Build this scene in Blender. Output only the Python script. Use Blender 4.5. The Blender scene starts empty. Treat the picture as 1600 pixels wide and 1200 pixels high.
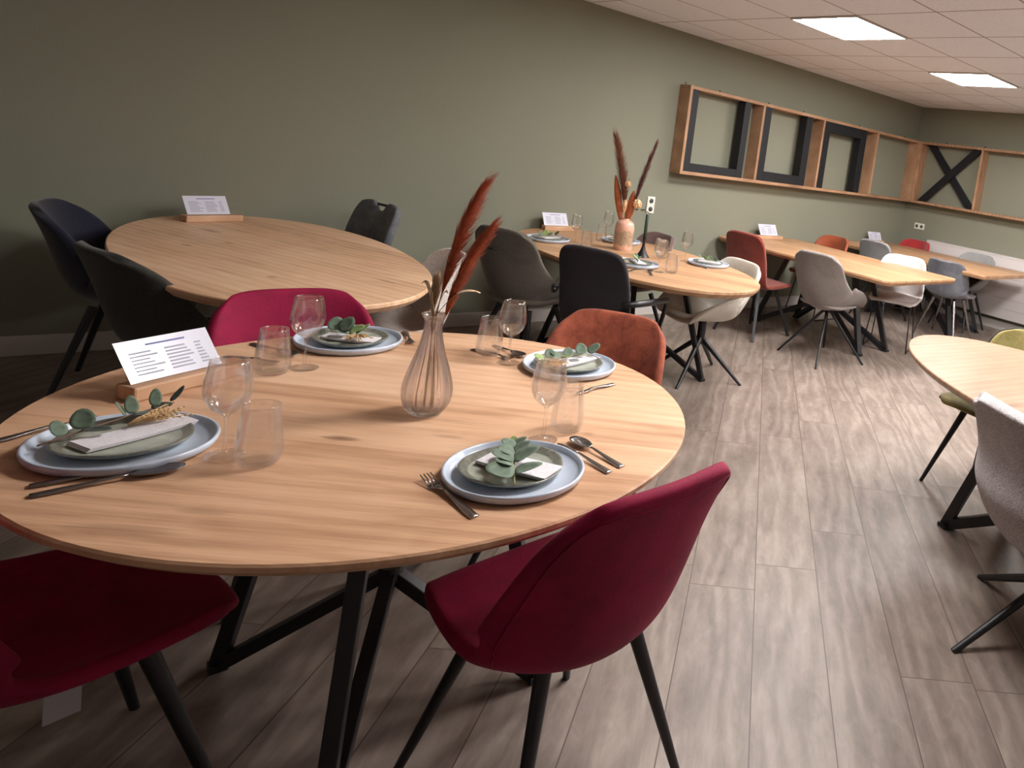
import bpy, bmesh, math, random
import numpy as np
from mathutils import Vector, Matrix, Euler
random.seed(7)
PI = math.pi
C = bpy.context.scene.collection

# ---------------------------------------------------------------- camera, world, exposure, lamps
CAM_POS = (0.0, -5.1679, 1.5262)
YAW, PITCH, ROLL = 0.7038, -0.10102, 0.1534
FPX, CX, CY = 1089.06, 1281.97, 379.45
CEIL = 2.549

def make_camera():
    f = Vector((math.cos(YAW) * math.cos(PITCH), math.sin(YAW) * math.cos(PITCH), math.sin(PITCH)))
    r = f.cross(Vector((0, 0, 1))).normalized()
    u = r.cross(f)
    c, s = math.cos(ROLL), math.sin(ROLL)
    r2 = r * c + u * s
    u2 = u * c - r * s
    m = Matrix(((r2.x, u2.x, -f.x), (r2.y, u2.y, -f.y), (r2.z, u2.z, -f.z)))
    cam = bpy.data.cameras.new('camera')
    cam.sensor_fit = 'HORIZONTAL'
    cam.sensor_width = 36.0
    cam.lens = FPX / 1600 * 36.0
    cam.shift_x = (800 - CX) / 1600
    cam.shift_y = (CY - 600) / 1600
    cam.clip_start = 0.05
    o = bpy.data.objects.new('camera', cam)
    C.objects.link(o)
    o.matrix_world = Matrix.Translation(Vector(CAM_POS)) @ m.to_4x4()
    bpy.context.scene.camera = o

make_camera()
sc = bpy.context.scene
sc.view_settings.view_transform = 'Standard'
sc.view_settings.look = 'None'
sc.view_settings.gamma = 1.0
sc.view_settings.use_curve_mapping = False
sc.view_settings.exposure = 0.0
sc.cycles.use_denoising = True
sc.cycles.max_bounces = 10
sc.cycles.transparent_max_bounces = 24
sc.cycles.caustics_reflective = True
sc.cycles.sample_clamp_indirect = 6.0
w = bpy.data.worlds.new('world')
sc.world = w
w.use_nodes = True
w.node_tree.nodes['Background'].inputs[0].default_value = (0.9, 0.95, 1.0, 1)
w.node_tree.nodes['Background'].inputs[1].default_value = 0.02
LAMP_POWER = 62.0          # emission of each ceiling panel
LAMPS = [(3.514, -1.595), (5.314, -1.595), (3.514, -3.395), (5.314, -3.395), (1.714, -3.395), (3.514, -5.195), (5.314, -5.195)]

# ---------------------------------------------------------------- materials
def srgb(r, g, b):
    def f(c):
        c /= 255.0
        return c / 12.92 if c <= 0.04045 else ((c + 0.055) / 1.055) ** 2.4
    return (f(r), f(g), f(b), 1.0)

class NT:
    def __init__(self, name):
        self.m = bpy.data.materials.new(name)
        self.m.use_nodes = True
        self.t = self.m.node_tree
        self.t.nodes.clear()
        self.out = self.n('ShaderNodeOutputMaterial')
    def n(self, kind, **kw):
        x = self.t.nodes.new(kind)
        for k, v in kw.items():
            setattr(x, k, v)
        return x
    def l(self, a, b):
        self.t.links.new(a, b)
    def math(self, op, a, b=None):
        x = self.n('ShaderNodeMath', operation=op)
        for i, v in enumerate((a, b)):
            if v is None:
                continue
            if hasattr(v, 'is_output'):
                self.l(v, x.inputs[i])
            else:
                x.inputs[i].default_value = v
        return x.outputs[0]
    def mix(self, fac, a, b, blend='MIX'):
        x = self.n('ShaderNodeMix', data_type='RGBA', blend_type=blend)
        for i, v in ((0, fac), (6, a), (7, b)):
            if hasattr(v, 'is_output'):
                self.l(v, x.inputs[i])
            else:
                x.inputs[i].default_value = v
        return x.outputs[2]
    def ramp(self, fac, stops):
        x = self.n('ShaderNodeValToRGB')
        el = x.color_ramp.elements
        while len(el) < len(stops):
            el.new(0.5)
        for e, (p, c) in zip(el, stops):
            e.position = p
            e.color = c
        self.l(fac, x.inputs[0])
        return x.outputs[0]
    def noise(self, vec, scale, detail=3, rough=0.5, dist=0.0):
        x = self.n('ShaderNodeTexNoise')
        x.inputs['Scale'].default_value = scale
        x.inputs['Detail'].default_value = detail
        x.inputs['Roughness'].default_value = rough
        x.inputs['Distortion'].default_value = dist
        if vec is not None:
            self.l(vec, x.inputs['Vector'])
        return x.outputs[0]
    def bump(self, h, strength, dist=0.002):
        x = self.n('ShaderNodeBump')
        x.inputs['Strength'].default_value = strength
        x.inputs['Distance'].default_value = dist
        self.l(h, x.inputs['Height'])
        return x.outputs[0]
    def bsdf(self, color, rough=0.5, normal=None, metal=0.0, spec=0.5, sheen=0.0, coat=0.0):
        b = self.n('ShaderNodeBsdfPrincipled')
        for k, v in (('Base Color', color), ('Roughness', rough), ('Metallic', metal),
                     ('Specular IOR Level', spec), ('Sheen Weight', sheen), ('Coat Weight', coat)):
            if hasattr(v, 'is_output'):
                self.l(v, b.inputs[k])
            else:
                b.inputs[k].default_value = v
        if normal is not None:
            self.l(normal, b.inputs['Normal'])
        self.l(b.outputs[0], self.out.inputs[0])
        return b
    def obj(self):
        return self.n('ShaderNodeTexCoord').outputs['Object']
    def mapping(self, vec, rot=0.0, scale=(1, 1, 1), loc=(0, 0, 0)):
        x = self.n('ShaderNodeMapping')
        x.inputs['Rotation'].default_value = (0, 0, rot)
        x.inputs['Scale'].default_value = scale
        x.inputs['Location'].default_value = loc
        self.l(vec, x.inputs['Vector'])
        return x.outputs[0]

def plain(name, col, rough=0.5, metal=0.0, spec=0.5, coat=0.0):
    t = NT(name)
    n = t.noise(t.obj(), 60, 2)
    c = t.mix(t.math('MULTIPLY', n, 0.12), col, (col[0] * 0.7, col[1] * 0.7, col[2] * 0.7, 1))
    t.bsdf(c, rough, None, metal, spec, 0, coat)
    return t.m

def fabric(name, col, col2=None, scale=90, mottle=5, bump=0.4, sheen=0.3, rough=0.9, contrast=0.6):
    t = NT(name)
    o = t.obj()
    col2 = col2 or (col[0] * 0.55, col[1] * 0.55, col[2] * 0.55, 1)
    big = t.noise(o, mottle, 4, 0.6, 0.5)
    fine = t.noise(o, scale, 3, 0.7)
    f = t.math('ADD', t.math('MULTIPLY', big, contrast), t.math('MULTIPLY', fine, 1 - contrast))
    c = t.ramp(f, [(0.32, col2), (0.62, col)])
    t.bsdf(c, rough, t.bump(fine, bump, 0.004), 0, 0.25, sheen)
    return t.m

def wood(name, dark, mid, light, angle=0.0, board=0.14, rough=0.42, knots=True, seed=0.0, stretch=9, contrast=1.0, spots=()):
    """oak boards glued side by side, grain running along local x turned by angle"""
    t = NT(name)
    v = t.mapping(t.obj(), rot=-angle, loc=(seed, seed * 0.7, 0))
    sep = t.n('ShaderNodeSeparateXYZ')
    t.l(v, sep.inputs[0])
    idx = t.math('FLOOR', t.math('DIVIDE', sep.outputs[1], board))
    wn = t.n('ShaderNodeTexWhiteNoise', noise_dimensions='1D')
    t.l(idx, wn.inputs['W'])
    rnd = wn.outputs['Value']
    comb = t.n('ShaderNodeCombineXYZ')
    t.l(t.math('ADD', sep.outputs[0], t.math('MULTIPLY', rnd, 9.0)), comb.inputs[0])
    t.l(sep.outputs[1], comb.inputs[1])
    t.l(sep.outputs[2], comb.inputs[2])
    v2 = comb.outputs[0]
    vs = t.mapping(v2, scale=(1.0, stretch, 1.0))
    g1 = t.noise(vs, 2.2, 5, 0.6, 0.6)
    vf = t.mapping(v2, scale=(3.0, 90.0, 3.0))
    g2 = t.noise(vf, 2.0, 4, 0.65, 0.2)
    wv = t.n('ShaderNodeTexWave', wave_type='RINGS')
    wv.inputs['Scale'].default_value = 1.3
    wv.inputs['Distortion'].default_value = 5.0
    wv.inputs['Detail'].default_value = 3.0
    wv.inputs['Detail Scale'].default_value = 1.2
    t.l(t.mapping(v2, scale=(0.45, 5.0, 1.0)), wv.inputs['Vector'])
    cloud = t.noise(t.mapping(v2, scale=(1.0, 2.2, 1.0)), 3.2, 3, 0.55, 0.8)
    f = t.math('ADD', t.math('MULTIPLY', g1, 0.22), t.math('MULTIPLY', g2, 0.30))
    f = t.math('ADD', f, t.math('MULTIPLY', cloud, 0.34))
    f = t.math('ADD', f, t.math('MULTIPLY', wv.outputs['Color'], 0.09))
    f = t.math('ADD', f, t.math('MULTIPLY', t.math('SUBTRACT', rnd, 0.5), 0.15))
    k = 0.22 / contrast
    c = t.ramp(f, [(0.46 - k, dark), (0.47, mid), (0.46 + k, light)])
    if knots:
        vo = t.n('ShaderNodeTexVoronoi')
        vo.inputs['Scale'].default_value = 1.6
        t.l(t.mapping(v2, scale=(1.0, 2.6, 1.0)), vo.inputs['Vector'])
        kn = t.ramp(vo.outputs['Distance'], [(0.0, (1, 1, 1, 1)), (0.06, (0.6, 0.6, 0.6, 1)), (0.15, (0, 0, 0, 1))])
        kd = t.math('MULTIPLY', kn, t.math('ADD', 0.15, t.math('MULTIPLY', g2, 0.9)))
        c = t.mix(kd, c, (dark[0] * 0.35, dark[1] * 0.3, dark[2] * 0.28, 1))
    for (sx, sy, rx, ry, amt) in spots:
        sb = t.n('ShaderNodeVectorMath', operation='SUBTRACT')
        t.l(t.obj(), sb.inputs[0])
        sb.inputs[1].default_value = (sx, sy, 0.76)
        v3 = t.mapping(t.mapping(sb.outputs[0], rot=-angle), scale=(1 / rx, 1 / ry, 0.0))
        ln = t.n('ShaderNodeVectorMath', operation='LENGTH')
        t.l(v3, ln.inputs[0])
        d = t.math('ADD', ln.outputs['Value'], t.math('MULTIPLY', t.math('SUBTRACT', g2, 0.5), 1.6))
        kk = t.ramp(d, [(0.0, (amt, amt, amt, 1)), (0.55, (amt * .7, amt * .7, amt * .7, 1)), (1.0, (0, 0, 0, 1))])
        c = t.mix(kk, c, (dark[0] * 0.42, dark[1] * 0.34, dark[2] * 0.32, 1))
    t.bsdf(c, rough, t.bump(g2, 0.12, 0.001), 0, 0.4)
    return t.m

def glass_thin(name, tint=(1, 1, 1, 1), edge=0.75):
    """thin drinking-glass wall: mostly transparent, mirror-like at grazing angles"""
    t = NT(name)
    lw = t.n('ShaderNodeLayerWeight')
    lw.inputs['Blend'].default_value = 0.35
    fac = t.math('ADD', 0.035, t.math('MULTIPLY', t.math('POWER', lw.outputs['Facing'], 2.6), edge))
    tr = t.n('ShaderNodeBsdfTransparent')
    tr.inputs[0].default_value = tint
    gl = t.n('ShaderNodeBsdfGlossy')
    gl.inputs['Roughness'].default_value = 0.0
    gl.inputs['Color'].default_value = (0.95, 0.95, 0.97, 1)
    mx = t.n('ShaderNodeMixShader')
    t.l(fac, mx.inputs[0])
    rf = t.n('ShaderNodeBsdfGlass')
    rf.inputs['IOR'].default_value = 1.45
    rf.inputs['Color'].default_value = (0.99, 0.99, 1.0, 1)
    m2 = t.n('ShaderNodeMixShader')
    m2.inputs[0].default_value = 0.20
    t.l(tr.outputs[0], m2.inputs[1])
    t.l(rf.outputs[0], m2.inputs[2])
    t.l(m2.outputs[0], mx.inputs[1])
    t.l(gl.outputs[0], mx.inputs[2])
    t.l(mx.outputs[0], t.out.inputs[0])
    return t.m

def glass_thick(name):
    t = NT(name)
    g = t.n('ShaderNodeBsdfGlass')
    g.inputs['IOR'].default_value = 1.42
    g.inputs['Roughness'].default_value = 0.0
    g.inputs['Color'].default_value = (0.97, 0.96, 0.97, 1)
    tr = t.n('ShaderNodeBsdfTransparent')
    tr.inputs[0].default_value = (0.975, 0.97, 0.975, 1)
    mx = t.n('ShaderNodeMixShader')
    mx.inputs[0].default_value = 0.28
    t.l(g.outputs[0], mx.inputs[1])
    t.l(tr.outputs[0], mx.inputs[2])
    t.l(mx.outputs[0], t.out.inputs[0])
    return t.m

def mat_wall(name, c1, c2):
    t = NT(name)
    o = t.obj()
    f = t.noise(o, 1.2, 3, 0.5)
    fine = t.noise(o, 160, 4, 0.7)
    c = t.mix(f, c1, c2)
    c = t.mix(t.math('MULTIPLY', fine, 0.3), c, (c1[0] * 0.6, c1[1] * 0.6, c1[2] * 0.6, 1))
    t.bsdf(c, 0.85, t.bump(fine, 0.5, 0.003), 0, 0.25)
    return t.m

def mat_ceiling():
    t = NT('ceiling_tiles')
    sep = t.n('ShaderNodeSeparateXYZ')
    t.l(t.obj(), sep.inputs[0])
    def line(ch, off):
        d = t.math('DIVIDE', t.math('SUBTRACT', ch, off), 0.6)
        fr = t.math('SUBTRACT', d, t.math('FLOOR', t.math('ADD', d, 0.5)))
        return t.math('LESS_THAN', t.math('ABSOLUTE', fr), 0.010)
    lx = line(sep.outputs[0], 3.514)
    ly = line(sep.outputs[1], -1.595)
    ln = t.math('MAXIMUM', lx, ly)
    fine = t.noise(t.obj(), 90, 4, 0.7)
    base = t.ramp(fine, [(0.3, srgb(216, 219, 226)), (0.7, srgb(234, 237, 244))])
    c = t.mix(ln, base, srgb(150, 138, 130))
    h = t.math('SUBTRACT', t.math('MULTIPLY', fine, 0.25), ln)
    t.bsdf(c, 0.95, t.bump(h, 0.4, 0.004), 0, 0.1)
    return t.m

def mat_floor():
    """vinyl oak planks 0.235 m wide laid at 45 degrees"""
    t = NT('vinyl_planks')
    ang = 0.7923
    v = t.mapping(t.obj(), rot=-ang)
    sep = t.n('ShaderNodeSeparateXYZ')
    t.l(v, sep.inputs[0])
    W, L = 0.2352, 1.30
    row_f = t.math('DIVIDE', t.math('ADD', sep.outputs[1], 3.561 + W * 40), W)
    row = t.math('FLOOR', row_f)
    wn = t.n('ShaderNodeTexWhiteNoise', noise_dimensions='1D')
    t.l(row, wn.inputs['W'])
    al = t.math('ADD', t.math('DIVIDE', t.math('ADD', sep.outputs[0], 40.0), L), t.math('MULTIPLY', wn.outputs['Value'], 1.0))
    col = t.math('FLOOR', al)
    cb = t.n('ShaderNodeCombineXYZ')
    t.l(row, cb.inputs[0])
    t.l(col, cb.inputs[1])
    w2 = t.n('ShaderNodeTexWhiteNoise', noise_dimensions='3D')
    t.l(cb.outputs[0], w2.inputs['Vector'])
    rnd = w2.outputs['Value']
    fr = t.math('SUBTRACT', row_f, row)
    fa = t.math('SUBTRACT', al, col)
    e1 = t.math('LESS_THAN', t.math('MINIMUM', fr, t.math('SUBTRACT', 1.0, fr)), 0.0075)
    e2 = t.math('LESS_THAN', t.math('MINIMUM', fa, t.math('SUBTRACT', 1.0, fa)), 0.0012)
    gap = t.math('MAXIMUM', e1, e2)
    # grain in plank space
    c2 = t.n('ShaderNodeCombineXYZ')
    t.l(t.math('ADD', sep.outputs[0], t.math('MULTIPLY', rnd, 17.0)), c2.inputs[0])
    t.l(t.math('ADD', sep.outputs[1], t.math('MULTIPLY', rnd, 5.0)), c2.inputs[1])
    pv = c2.outputs[0]
    g1 = t.noise(t.mapping(pv, scale=(1.3, 9, 1)), 2.0, 5, 0.62, 1.2)
    g2 = t.noise(t.mapping(pv, scale=(5, 42, 1)), 2.0, 5, 0.7, 0.8)
    gb = t.noise(pv, 2.6, 3, 0.55, 0.6)
    wv = t.n('ShaderNodeTexWave', wave_type='RINGS')
    wv.inputs['Scale'].default_value = 1.6
    wv.inputs['Distortion'].default_value = 14.0
    wv.inputs['Detail'].default_value = 3.0
    wv.inputs['Detail Scale'].default_value = 1.6
    t.l(t.mapping(pv, scale=(0.45, 2.0, 1)), wv.inputs['Vector'])
    gc = t.noise(t.mapping(pv, scale=(1.0, 2.2, 1)), 9.0, 4, 0.6, 1.5)
    f = t.math('ADD', t.math('MULTIPLY', g1, 0.24), t.math('MULTIPLY', g2, 0.12))
    f = t.math('ADD', f, t.math('MULTIPLY', gb, 0.26))
    f = t.math('ADD', f, t.math('MULTIPLY', gc, 0.22))
    f = t.math('ADD', f, t.math('MULTIPLY', wv.outputs['Color'], 0.11))
    f = t.math('ADD', f, t.math('MULTIPLY', t.math('SUBTRACT', rnd, 0.5), 0.10))
    c = t.ramp(f, [(0.30, srgb(98, 84, 76)), (0.48, srgb(127, 113, 104)), (0.66, srgb(154, 140, 130))])
    c = t.mix(gap, c, srgb(80, 66, 58))
    h = t.math('SUBTRACT', t.math('MULTIPLY', gc, 0.3), t.math('MULTIPLY', gap, 1.0))
    rough = t.math('ADD', 0.36, t.math('MULTIPLY', g1, 0.16))
    t.bsdf(c, rough, t.bump(h, 0.10, 0.001), 0, 0.45)
    return t.m

M = {}
M['wall'] = mat_wall('sage_wall_paint', srgb(140, 139, 123), srgb(132, 133, 116))
M['wall_plain'] = mat_wall('pale_wall_paint', srgb(186, 180, 174), srgb(176, 170, 164))
M['ceiling'] = mat_ceiling()
M['floor'] = mat_floor()
M['white'] = plain('white_paint', srgb(205, 198, 192), 0.5)
M['radiator'] = plain('radiator_enamel', srgb(214, 206, 204), 0.4)
M['black_metal'] = plain('black_powder_coat', srgb(24, 23, 27), 0.42)
M['black_wood'] = plain('black_stained_wood', srgb(14, 14, 21), 0.6)
M['oak_shelf'] = wood('oak_shelf', srgb(126, 94, 70), srgb(170, 132, 102), srgb(196, 160, 130), 0.0, 0.5, 0.55, False)
M['oak_shelf_v'] = wood('oak_shelf_upright', srgb(126, 94, 70), srgb(170, 132, 102), srgb(196, 160, 130), PI / 2, 0.5, 0.55, False)
M['oak_rim'] = wood('oak_edge', srgb(96, 60, 38), srgb(140, 94, 62), srgb(165, 118, 82), 0.0, 0.5, 0.5, False)
M['block'] = wood('beech_block', srgb(160, 120, 90), srgb(188, 148, 116), srgb(206, 168, 136), 0.0, 0.4, 0.5, False, 0.3, 14, 1.2)
M['card'] = plain('laminated_card', srgb(206, 206, 220), 0.2, coat=0.5)
M['ink'] = plain('grey_print', srgb(150, 150, 166), 0.6)
M['ink_blue'] = plain('blue_print', srgb(96, 98, 150), 0.6)
M['plastic_white'] = plain('white_plastic', srgb(226, 224, 214), 0.35)
M['plastic_dark'] = plain('dark_socket', srgb(70, 68, 66), 0.5)
M['steel'] = plain('brushed_steel', srgb(180, 178, 178), 0.2, 1.0)
M['steel_dark'] = plain('tinted_steel', srgb(150, 144, 144), 0.26, 1.0)
M['glass'] = glass_thin('clear_glass')
M['vase_glass'] = glass_thick('thick_clear_glass')
M['napkin'] = fabric('napkin_paper', srgb(232, 228, 232), srgb(206, 200, 204), 160, 8, 0.2, 0.0, 0.9, 0.4)
M['tag'] = plain('tag_white', srgb(170, 170, 174), 0.6)

def glaze(name, c1, c2, scale, rough=0.25, rim=None):
    t = NT(name)
    n = t.noise(t.obj(), scale, 4, 0.65, 0.4)
    t.bsdf(t.ramp(n, [(0.35, c1), (0.65, c2)]), rough, None, 0, 0.5, 0, 0.3)
    return t.m
M['plate_big'] = glaze('pale_blue_stoneware', srgb(176, 188, 206), srgb(196, 204, 218), 9, 0.28)
M['plate_small'] = glaze('grey_green_stoneware', srgb(150, 154, 142), srgb(178, 180, 166), 14, 0.2)
M['plate_rim'] = glaze('speckled_rim', srgb(96, 96, 86), srgb(130, 130, 118), 60, 0.3)
M['leaf'] = fabric('eucalyptus_leaf', srgb(116, 132, 112), srgb(74, 92, 76), 60, 20, 0.1, 0.1, 0.6, 0.6)
M['leaf_lime'] = fabric('young_leaf', srgb(158, 174, 110), srgb(112, 134, 76), 60, 20, 0.1, 0.1, 0.6, 0.6)
M['leaf_dark'] = fabric('old_leaf', srgb(64, 72, 64), srgb(38, 46, 40), 60, 20, 0.1, 0.1, 0.6, 0.6)
M['stem'] = plain('pale_stem', srgb(168, 160, 112), 0.7)
M['stem_brown'] = plain('brown_stem', srgb(120, 92, 74), 0.7)
M['straw'] = fabric('dried_straw', srgb(214, 180, 132), srgb(168, 128, 84), 120, 30, 0.2, 0.1, 0.8, 0.5)
M['rust_plume'] = fabric('rust_plume', srgb(206, 116, 78), srgb(150, 70, 46), 80, 20, 0.2, 0.2, 0.9, 0.5)
M['brown_plume'] = fabric('brown_plume', srgb(112, 66, 40), srgb(74, 36, 28), 80, 20, 0.2, 0.2, 0.9, 0.5)
M['plum_plume'] = fabric('plum_brown_plume', srgb(96, 48, 42), srgb(62, 28, 28), 80, 20, 0.2, 0.2, 0.9, 0.5)
M['orange_leaf'] = fabric('orange_leaf', srgb(196, 112, 72), srgb(156, 78, 50), 80, 20, 0.2, 0.1, 0.8, 0.5)
M['cream_flower'] = fabric('cream_flower', srgb(232, 196, 152), srgb(212, 164, 120), 80, 20, 0.2, 0.1, 0.8, 0.5)
M['beige_leaf'] = fabric('dried_beige_leaf', srgb(186, 158, 126), srgb(140, 112, 86), 80, 20, 0.2, 0.1, 0.8, 0.5)
M['candle'] = plain('dark_green_wax', srgb(34, 66, 54), 0.45)

# ---------------------------------------------------------------- object helpers
def link(o, parent=None):
    C.objects.link(o)
    if parent is not None:
        o.parent = parent
    return o

def mesh_obj(name, verts, faces, mat, parent=None, smooth=True, bevel=0.0, loc=None):
    me = bpy.data.meshes.new(name)
    me.from_pydata([tuple(map(float, v)) for v in verts], [], [tuple(int(i) for i in f) for f in faces])
    me.update()
    bm = bmesh.new()
    bm.from_mesh(me)
    bmesh.ops.recalc_face_normals(bm, faces=bm.faces)
    bm.to_mesh(me)
    bm.free()
    if smooth:
        for p in me.polygons:
            p.use_smooth = True
    mats = mat if isinstance(mat, (list, tuple)) else [mat]
    for m in mats:
        me.materials.append(m)
    o = bpy.data.objects.new(name, me)
    link(o, parent)
    if loc is not None:
        o.location = loc
    if bevel:
        b = o.modifiers.new('bevel', 'BEVEL')
        b.width = bevel
        b.segments = 2
        b.limit_method = 'ANGLE'
        b.angle_limit = 0.6
    return o

class MB:
    """collects shapes that make ONE mesh"""
    def __init__(self):
        self.v, self.f = [], []
    def add(self, verts, faces):
        k = len(self.v)
        self.v += [tuple(x) for x in verts]
        self.f += [tuple(i + k for i in f) for f in faces]
        return self
    def box(self, x0, x1, y0, y1, z0, z1):
        v = [(x, y, z) for x in (x0, x1) for y in (y0, y1) for z in (z0, z1)]
        return self.add(v, [(0, 1, 3, 2), (4, 6, 7, 5), (0, 4, 5, 1), (2, 3, 7, 6), (0, 2, 6, 4), (1, 5, 7, 3)])
    def bar(self, a, b, w, h=None, up=(0, 0, 1), w2=None):
        """rectangular bar from a to b"""
        h = h or w
        a, b = Vector(a), Vector(b)
        d = (b - a).normalized()
        u = Vector(up)
        if abs(d.dot(u)) > 0.98:
            u = Vector((0, 1, 0))
        s = d.cross(u).normalized()
        t = s.cross(d)
        k = 1.0 if w2 is None else w2 / w
        v = [p + s * (sx * w / 2 * q) + t * (sy * h / 2 * q) for p, q in ((a, 1), (b, k)) for sx, sy in ((-1, -1), (1, -1), (1, 1), (-1, 1))]
        return self.add(v, [(0, 1, 2, 3), (7, 6, 5, 4), (0, 4, 5, 1), (1, 5, 6, 2), (2, 6, 7, 3), (3, 7, 4, 0)])
    def tube(self, pts, radii, seg=8, cap=True):
        pts = [Vector(p) for p in pts]
        n = len(pts)
        if not hasattr(radii, '__len__'):
            radii = [radii] * n
        T = []
        for i in range(n):
            d = pts[min(i + 1, n - 1)] - pts[max(i - 1, 0)]
            T.append(d.normalized())
        u = Vector((0, 0, 1)) if abs(T[0].z) < 0.9 else Vector((1, 0, 0))
        s = T[0].cross(u).normalized()
        V = []
        for i in range(n):
            s = (s - T[i] * s.dot(T[i])).normalized()
            t = T[i].cross(s)
            for k in range(seg):
                a = 2 * PI * k / seg
                V.append(pts[i] + (s * math.cos(a) + t * math.sin(a)) * radii[i])
        F = []
        for i in range(n - 1):
            for k in range(seg):
                k2 = (k + 1) % seg
                F.append((i * seg + k, i * seg + k2, (i + 1) * seg + k2, (i + 1) * seg + k))
        if cap:
            F.append(tuple(range(seg)))
            F.append(tuple((n - 1) * seg + k for k in range(seg)))
        return self.add(V, F)
    def lathe(self, prof, seg=40, c=(0, 0, 0), ribs=0, amp=None):
        V, F = [], []
        for i, (r, z) in enumerate(prof):
            for k in range(seg):
                a = 2 * PI * k / seg
                rr = r
                if ribs and amp:
                    rr = r * (1 + amp[i] * math.cos(ribs * a))
                V.append((c[0] + rr * math.cos(a), c[1] + rr * math.sin(a), c[2] + z))
        n = len(prof)
        for i in range(n - 1):
            for k in range(seg):
                k2 = (k + 1) % seg
                F.append((i * seg + k, i * seg + k2, (i + 1) * seg + k2, (i + 1) * seg + k))
        F.append(tuple(range(seg)))
        F.append(tuple((n - 1) * seg + k for k in range(seg)))
        return self.add(V, F)
    def ball(self, c, r, seg=12, sq=(1, 1, 1)):
        V, F = [], []
        rings = seg // 2
        for i in range(rings + 1):
            a = PI * i / rings
            for k in range(seg):
                b = 2 * PI * k / seg
                rr = math.sin(a) if 0 < i < rings else 0.02
                V.append((c[0] + r * sq[0] * rr * math.cos(b), c[1] + r * sq[1] * rr * math.sin(b), c[2] + r * sq[2] * math.cos(a)))
        for i in range(rings):
            for k in range(seg):
                k2 = (k + 1) % seg
                F.append((i * seg + k, i * seg + k2, (i + 1) * seg + k2, (i + 1) * seg + k))
        F.append(tuple(range(seg)))
        F.append(tuple(rings * seg + k for k in range(seg)))
        return self.add(V, F)
    def build(self, name, mat, parent=None, smooth=False, bevel=0.0, loc=None):
        return mesh_obj(name, self.v, self.f, mat, parent, smooth, bevel, loc)

def tag(o, label, cat, group=None, kind=None):
    o['label'] = label
    o['category'] = cat
    if group:
        o['group'] = group
    if kind:
        o['kind'] = kind
    return o

def thing(name, label, cat, loc=(0, 0, 0), rz=0.0, group=None):
    o = bpy.data.objects.new(name, None)
    o.empty_display_size = 0.1
    C.objects.link(o)
    o.location = loc
    o.rotation_euler = (0, 0, rz)
    return tag(o, label, cat, group)

KIDS = {}
def copy_tree(o, parent=None):
    c = o.copy()
    C.objects.link(c)
    if parent is not None:
        c.parent = parent
    for ch in [x for x in C.objects if x.parent == o]:
        copy_tree(ch, c)
    return c

def struct(o, label=None):
    o['kind'] = 'structure'
    if label:
        o['label'] = label
    return o

def smooth_by_angle(o, ang=0.6):
    me = o.data
    for p in me.polygons:
        p.use_smooth = True
    try:
        me.set_sharp_from_angle(angle=ang)
    except Exception:
        pass
    return o

# ---------------------------------------------------------------- room shell
X0, X1, Y0 = -2.2, 7.705, -8.2
struct(MB().box(X0, X1, Y0, 0, -0.1, 0).build('floor', M['floor']))
struct(MB().box(X0, X1, Y0, 0, CEIL, CEIL + 0.1).build('ceiling', M['ceiling']))
struct(MB().box(X0, X1, 0, 0.12, 0, CEIL).build('wall_left', M['wall']))
struct(MB().box(X1, X1 + 0.12, Y0, 0.12, 0, CEIL).build('wall_back', M['wall']))
struct(MB().box(X0, X1, Y0 - 0.12, Y0, 0, CEIL).build('wall_right', M['wall_plain']))
struct(MB().box(X0 - 0.12, X0, Y0, 0.12, 0, CEIL).build('wall_front', M['wall_plain']))
struct(MB().box(X0, X1 - 0.014, -0.014, 0, 0, 0.103).build('baseboard_left', M['white'], bevel=0.003))
struct(MB().box(X1 - 0.014, X1, Y0, 0, 0, 0.103).build('baseboard_back', M['white'], bevel=0.003))

# ---------------------------------------------------------------- ceiling lamps
def emission(name, col, strength):
    t = NT(name)
    e = t.n('ShaderNodeEmission')
    e.inputs[0].default_value = col
    e.inputs[1].default_value = strength
    t.l(e.outputs[0], t.out.inputs[0])
    return t.m
M['lamp'] = emission('led_panel_light', (1.0, 0.975, 0.955, 1), LAMP_POWER)
lamp_labels = ['square recessed LED ceiling panel above the middle oval table, nearer of the two in view',
               'square recessed LED ceiling panel near the far corner, smaller of the two in view',
               'square recessed LED ceiling panel above the table at the right edge',
               'square recessed LED ceiling panel over the far right of the room',
               'square recessed LED ceiling panel just right of the foreground table',
               'square recessed LED ceiling panel at the near right side of the room',
               'square recessed LED ceiling panel at the far right corner of the room']
for (lx, ly), lb in zip(LAMPS, lamp_labels):
    t = thing('ceiling_light', lb, 'ceiling light', (lx + 0.3, ly - 0.3, CEIL - 0.012), 0, 'recessed ceiling panels')
    f = MB()
    for s in (-1, 1):
        f.box(s * 0.297 - 0.012 * (s > 0), s * 0.297 + 0.012 * (s < 0), -0.297, 0.297, 0, 0.012)
        f.box(-0.285, 0.285, s * 0.297 - 0.012 * (s > 0), s * 0.297 + 0.012 * (s < 0), 0, 0.012)
    f.build('frame', M['white'], t)
    MB().box(-0.283, 0.283, -0.283, 0.283, 0.004, 0.011).build('diffuser', M['lamp'], t)

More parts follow.
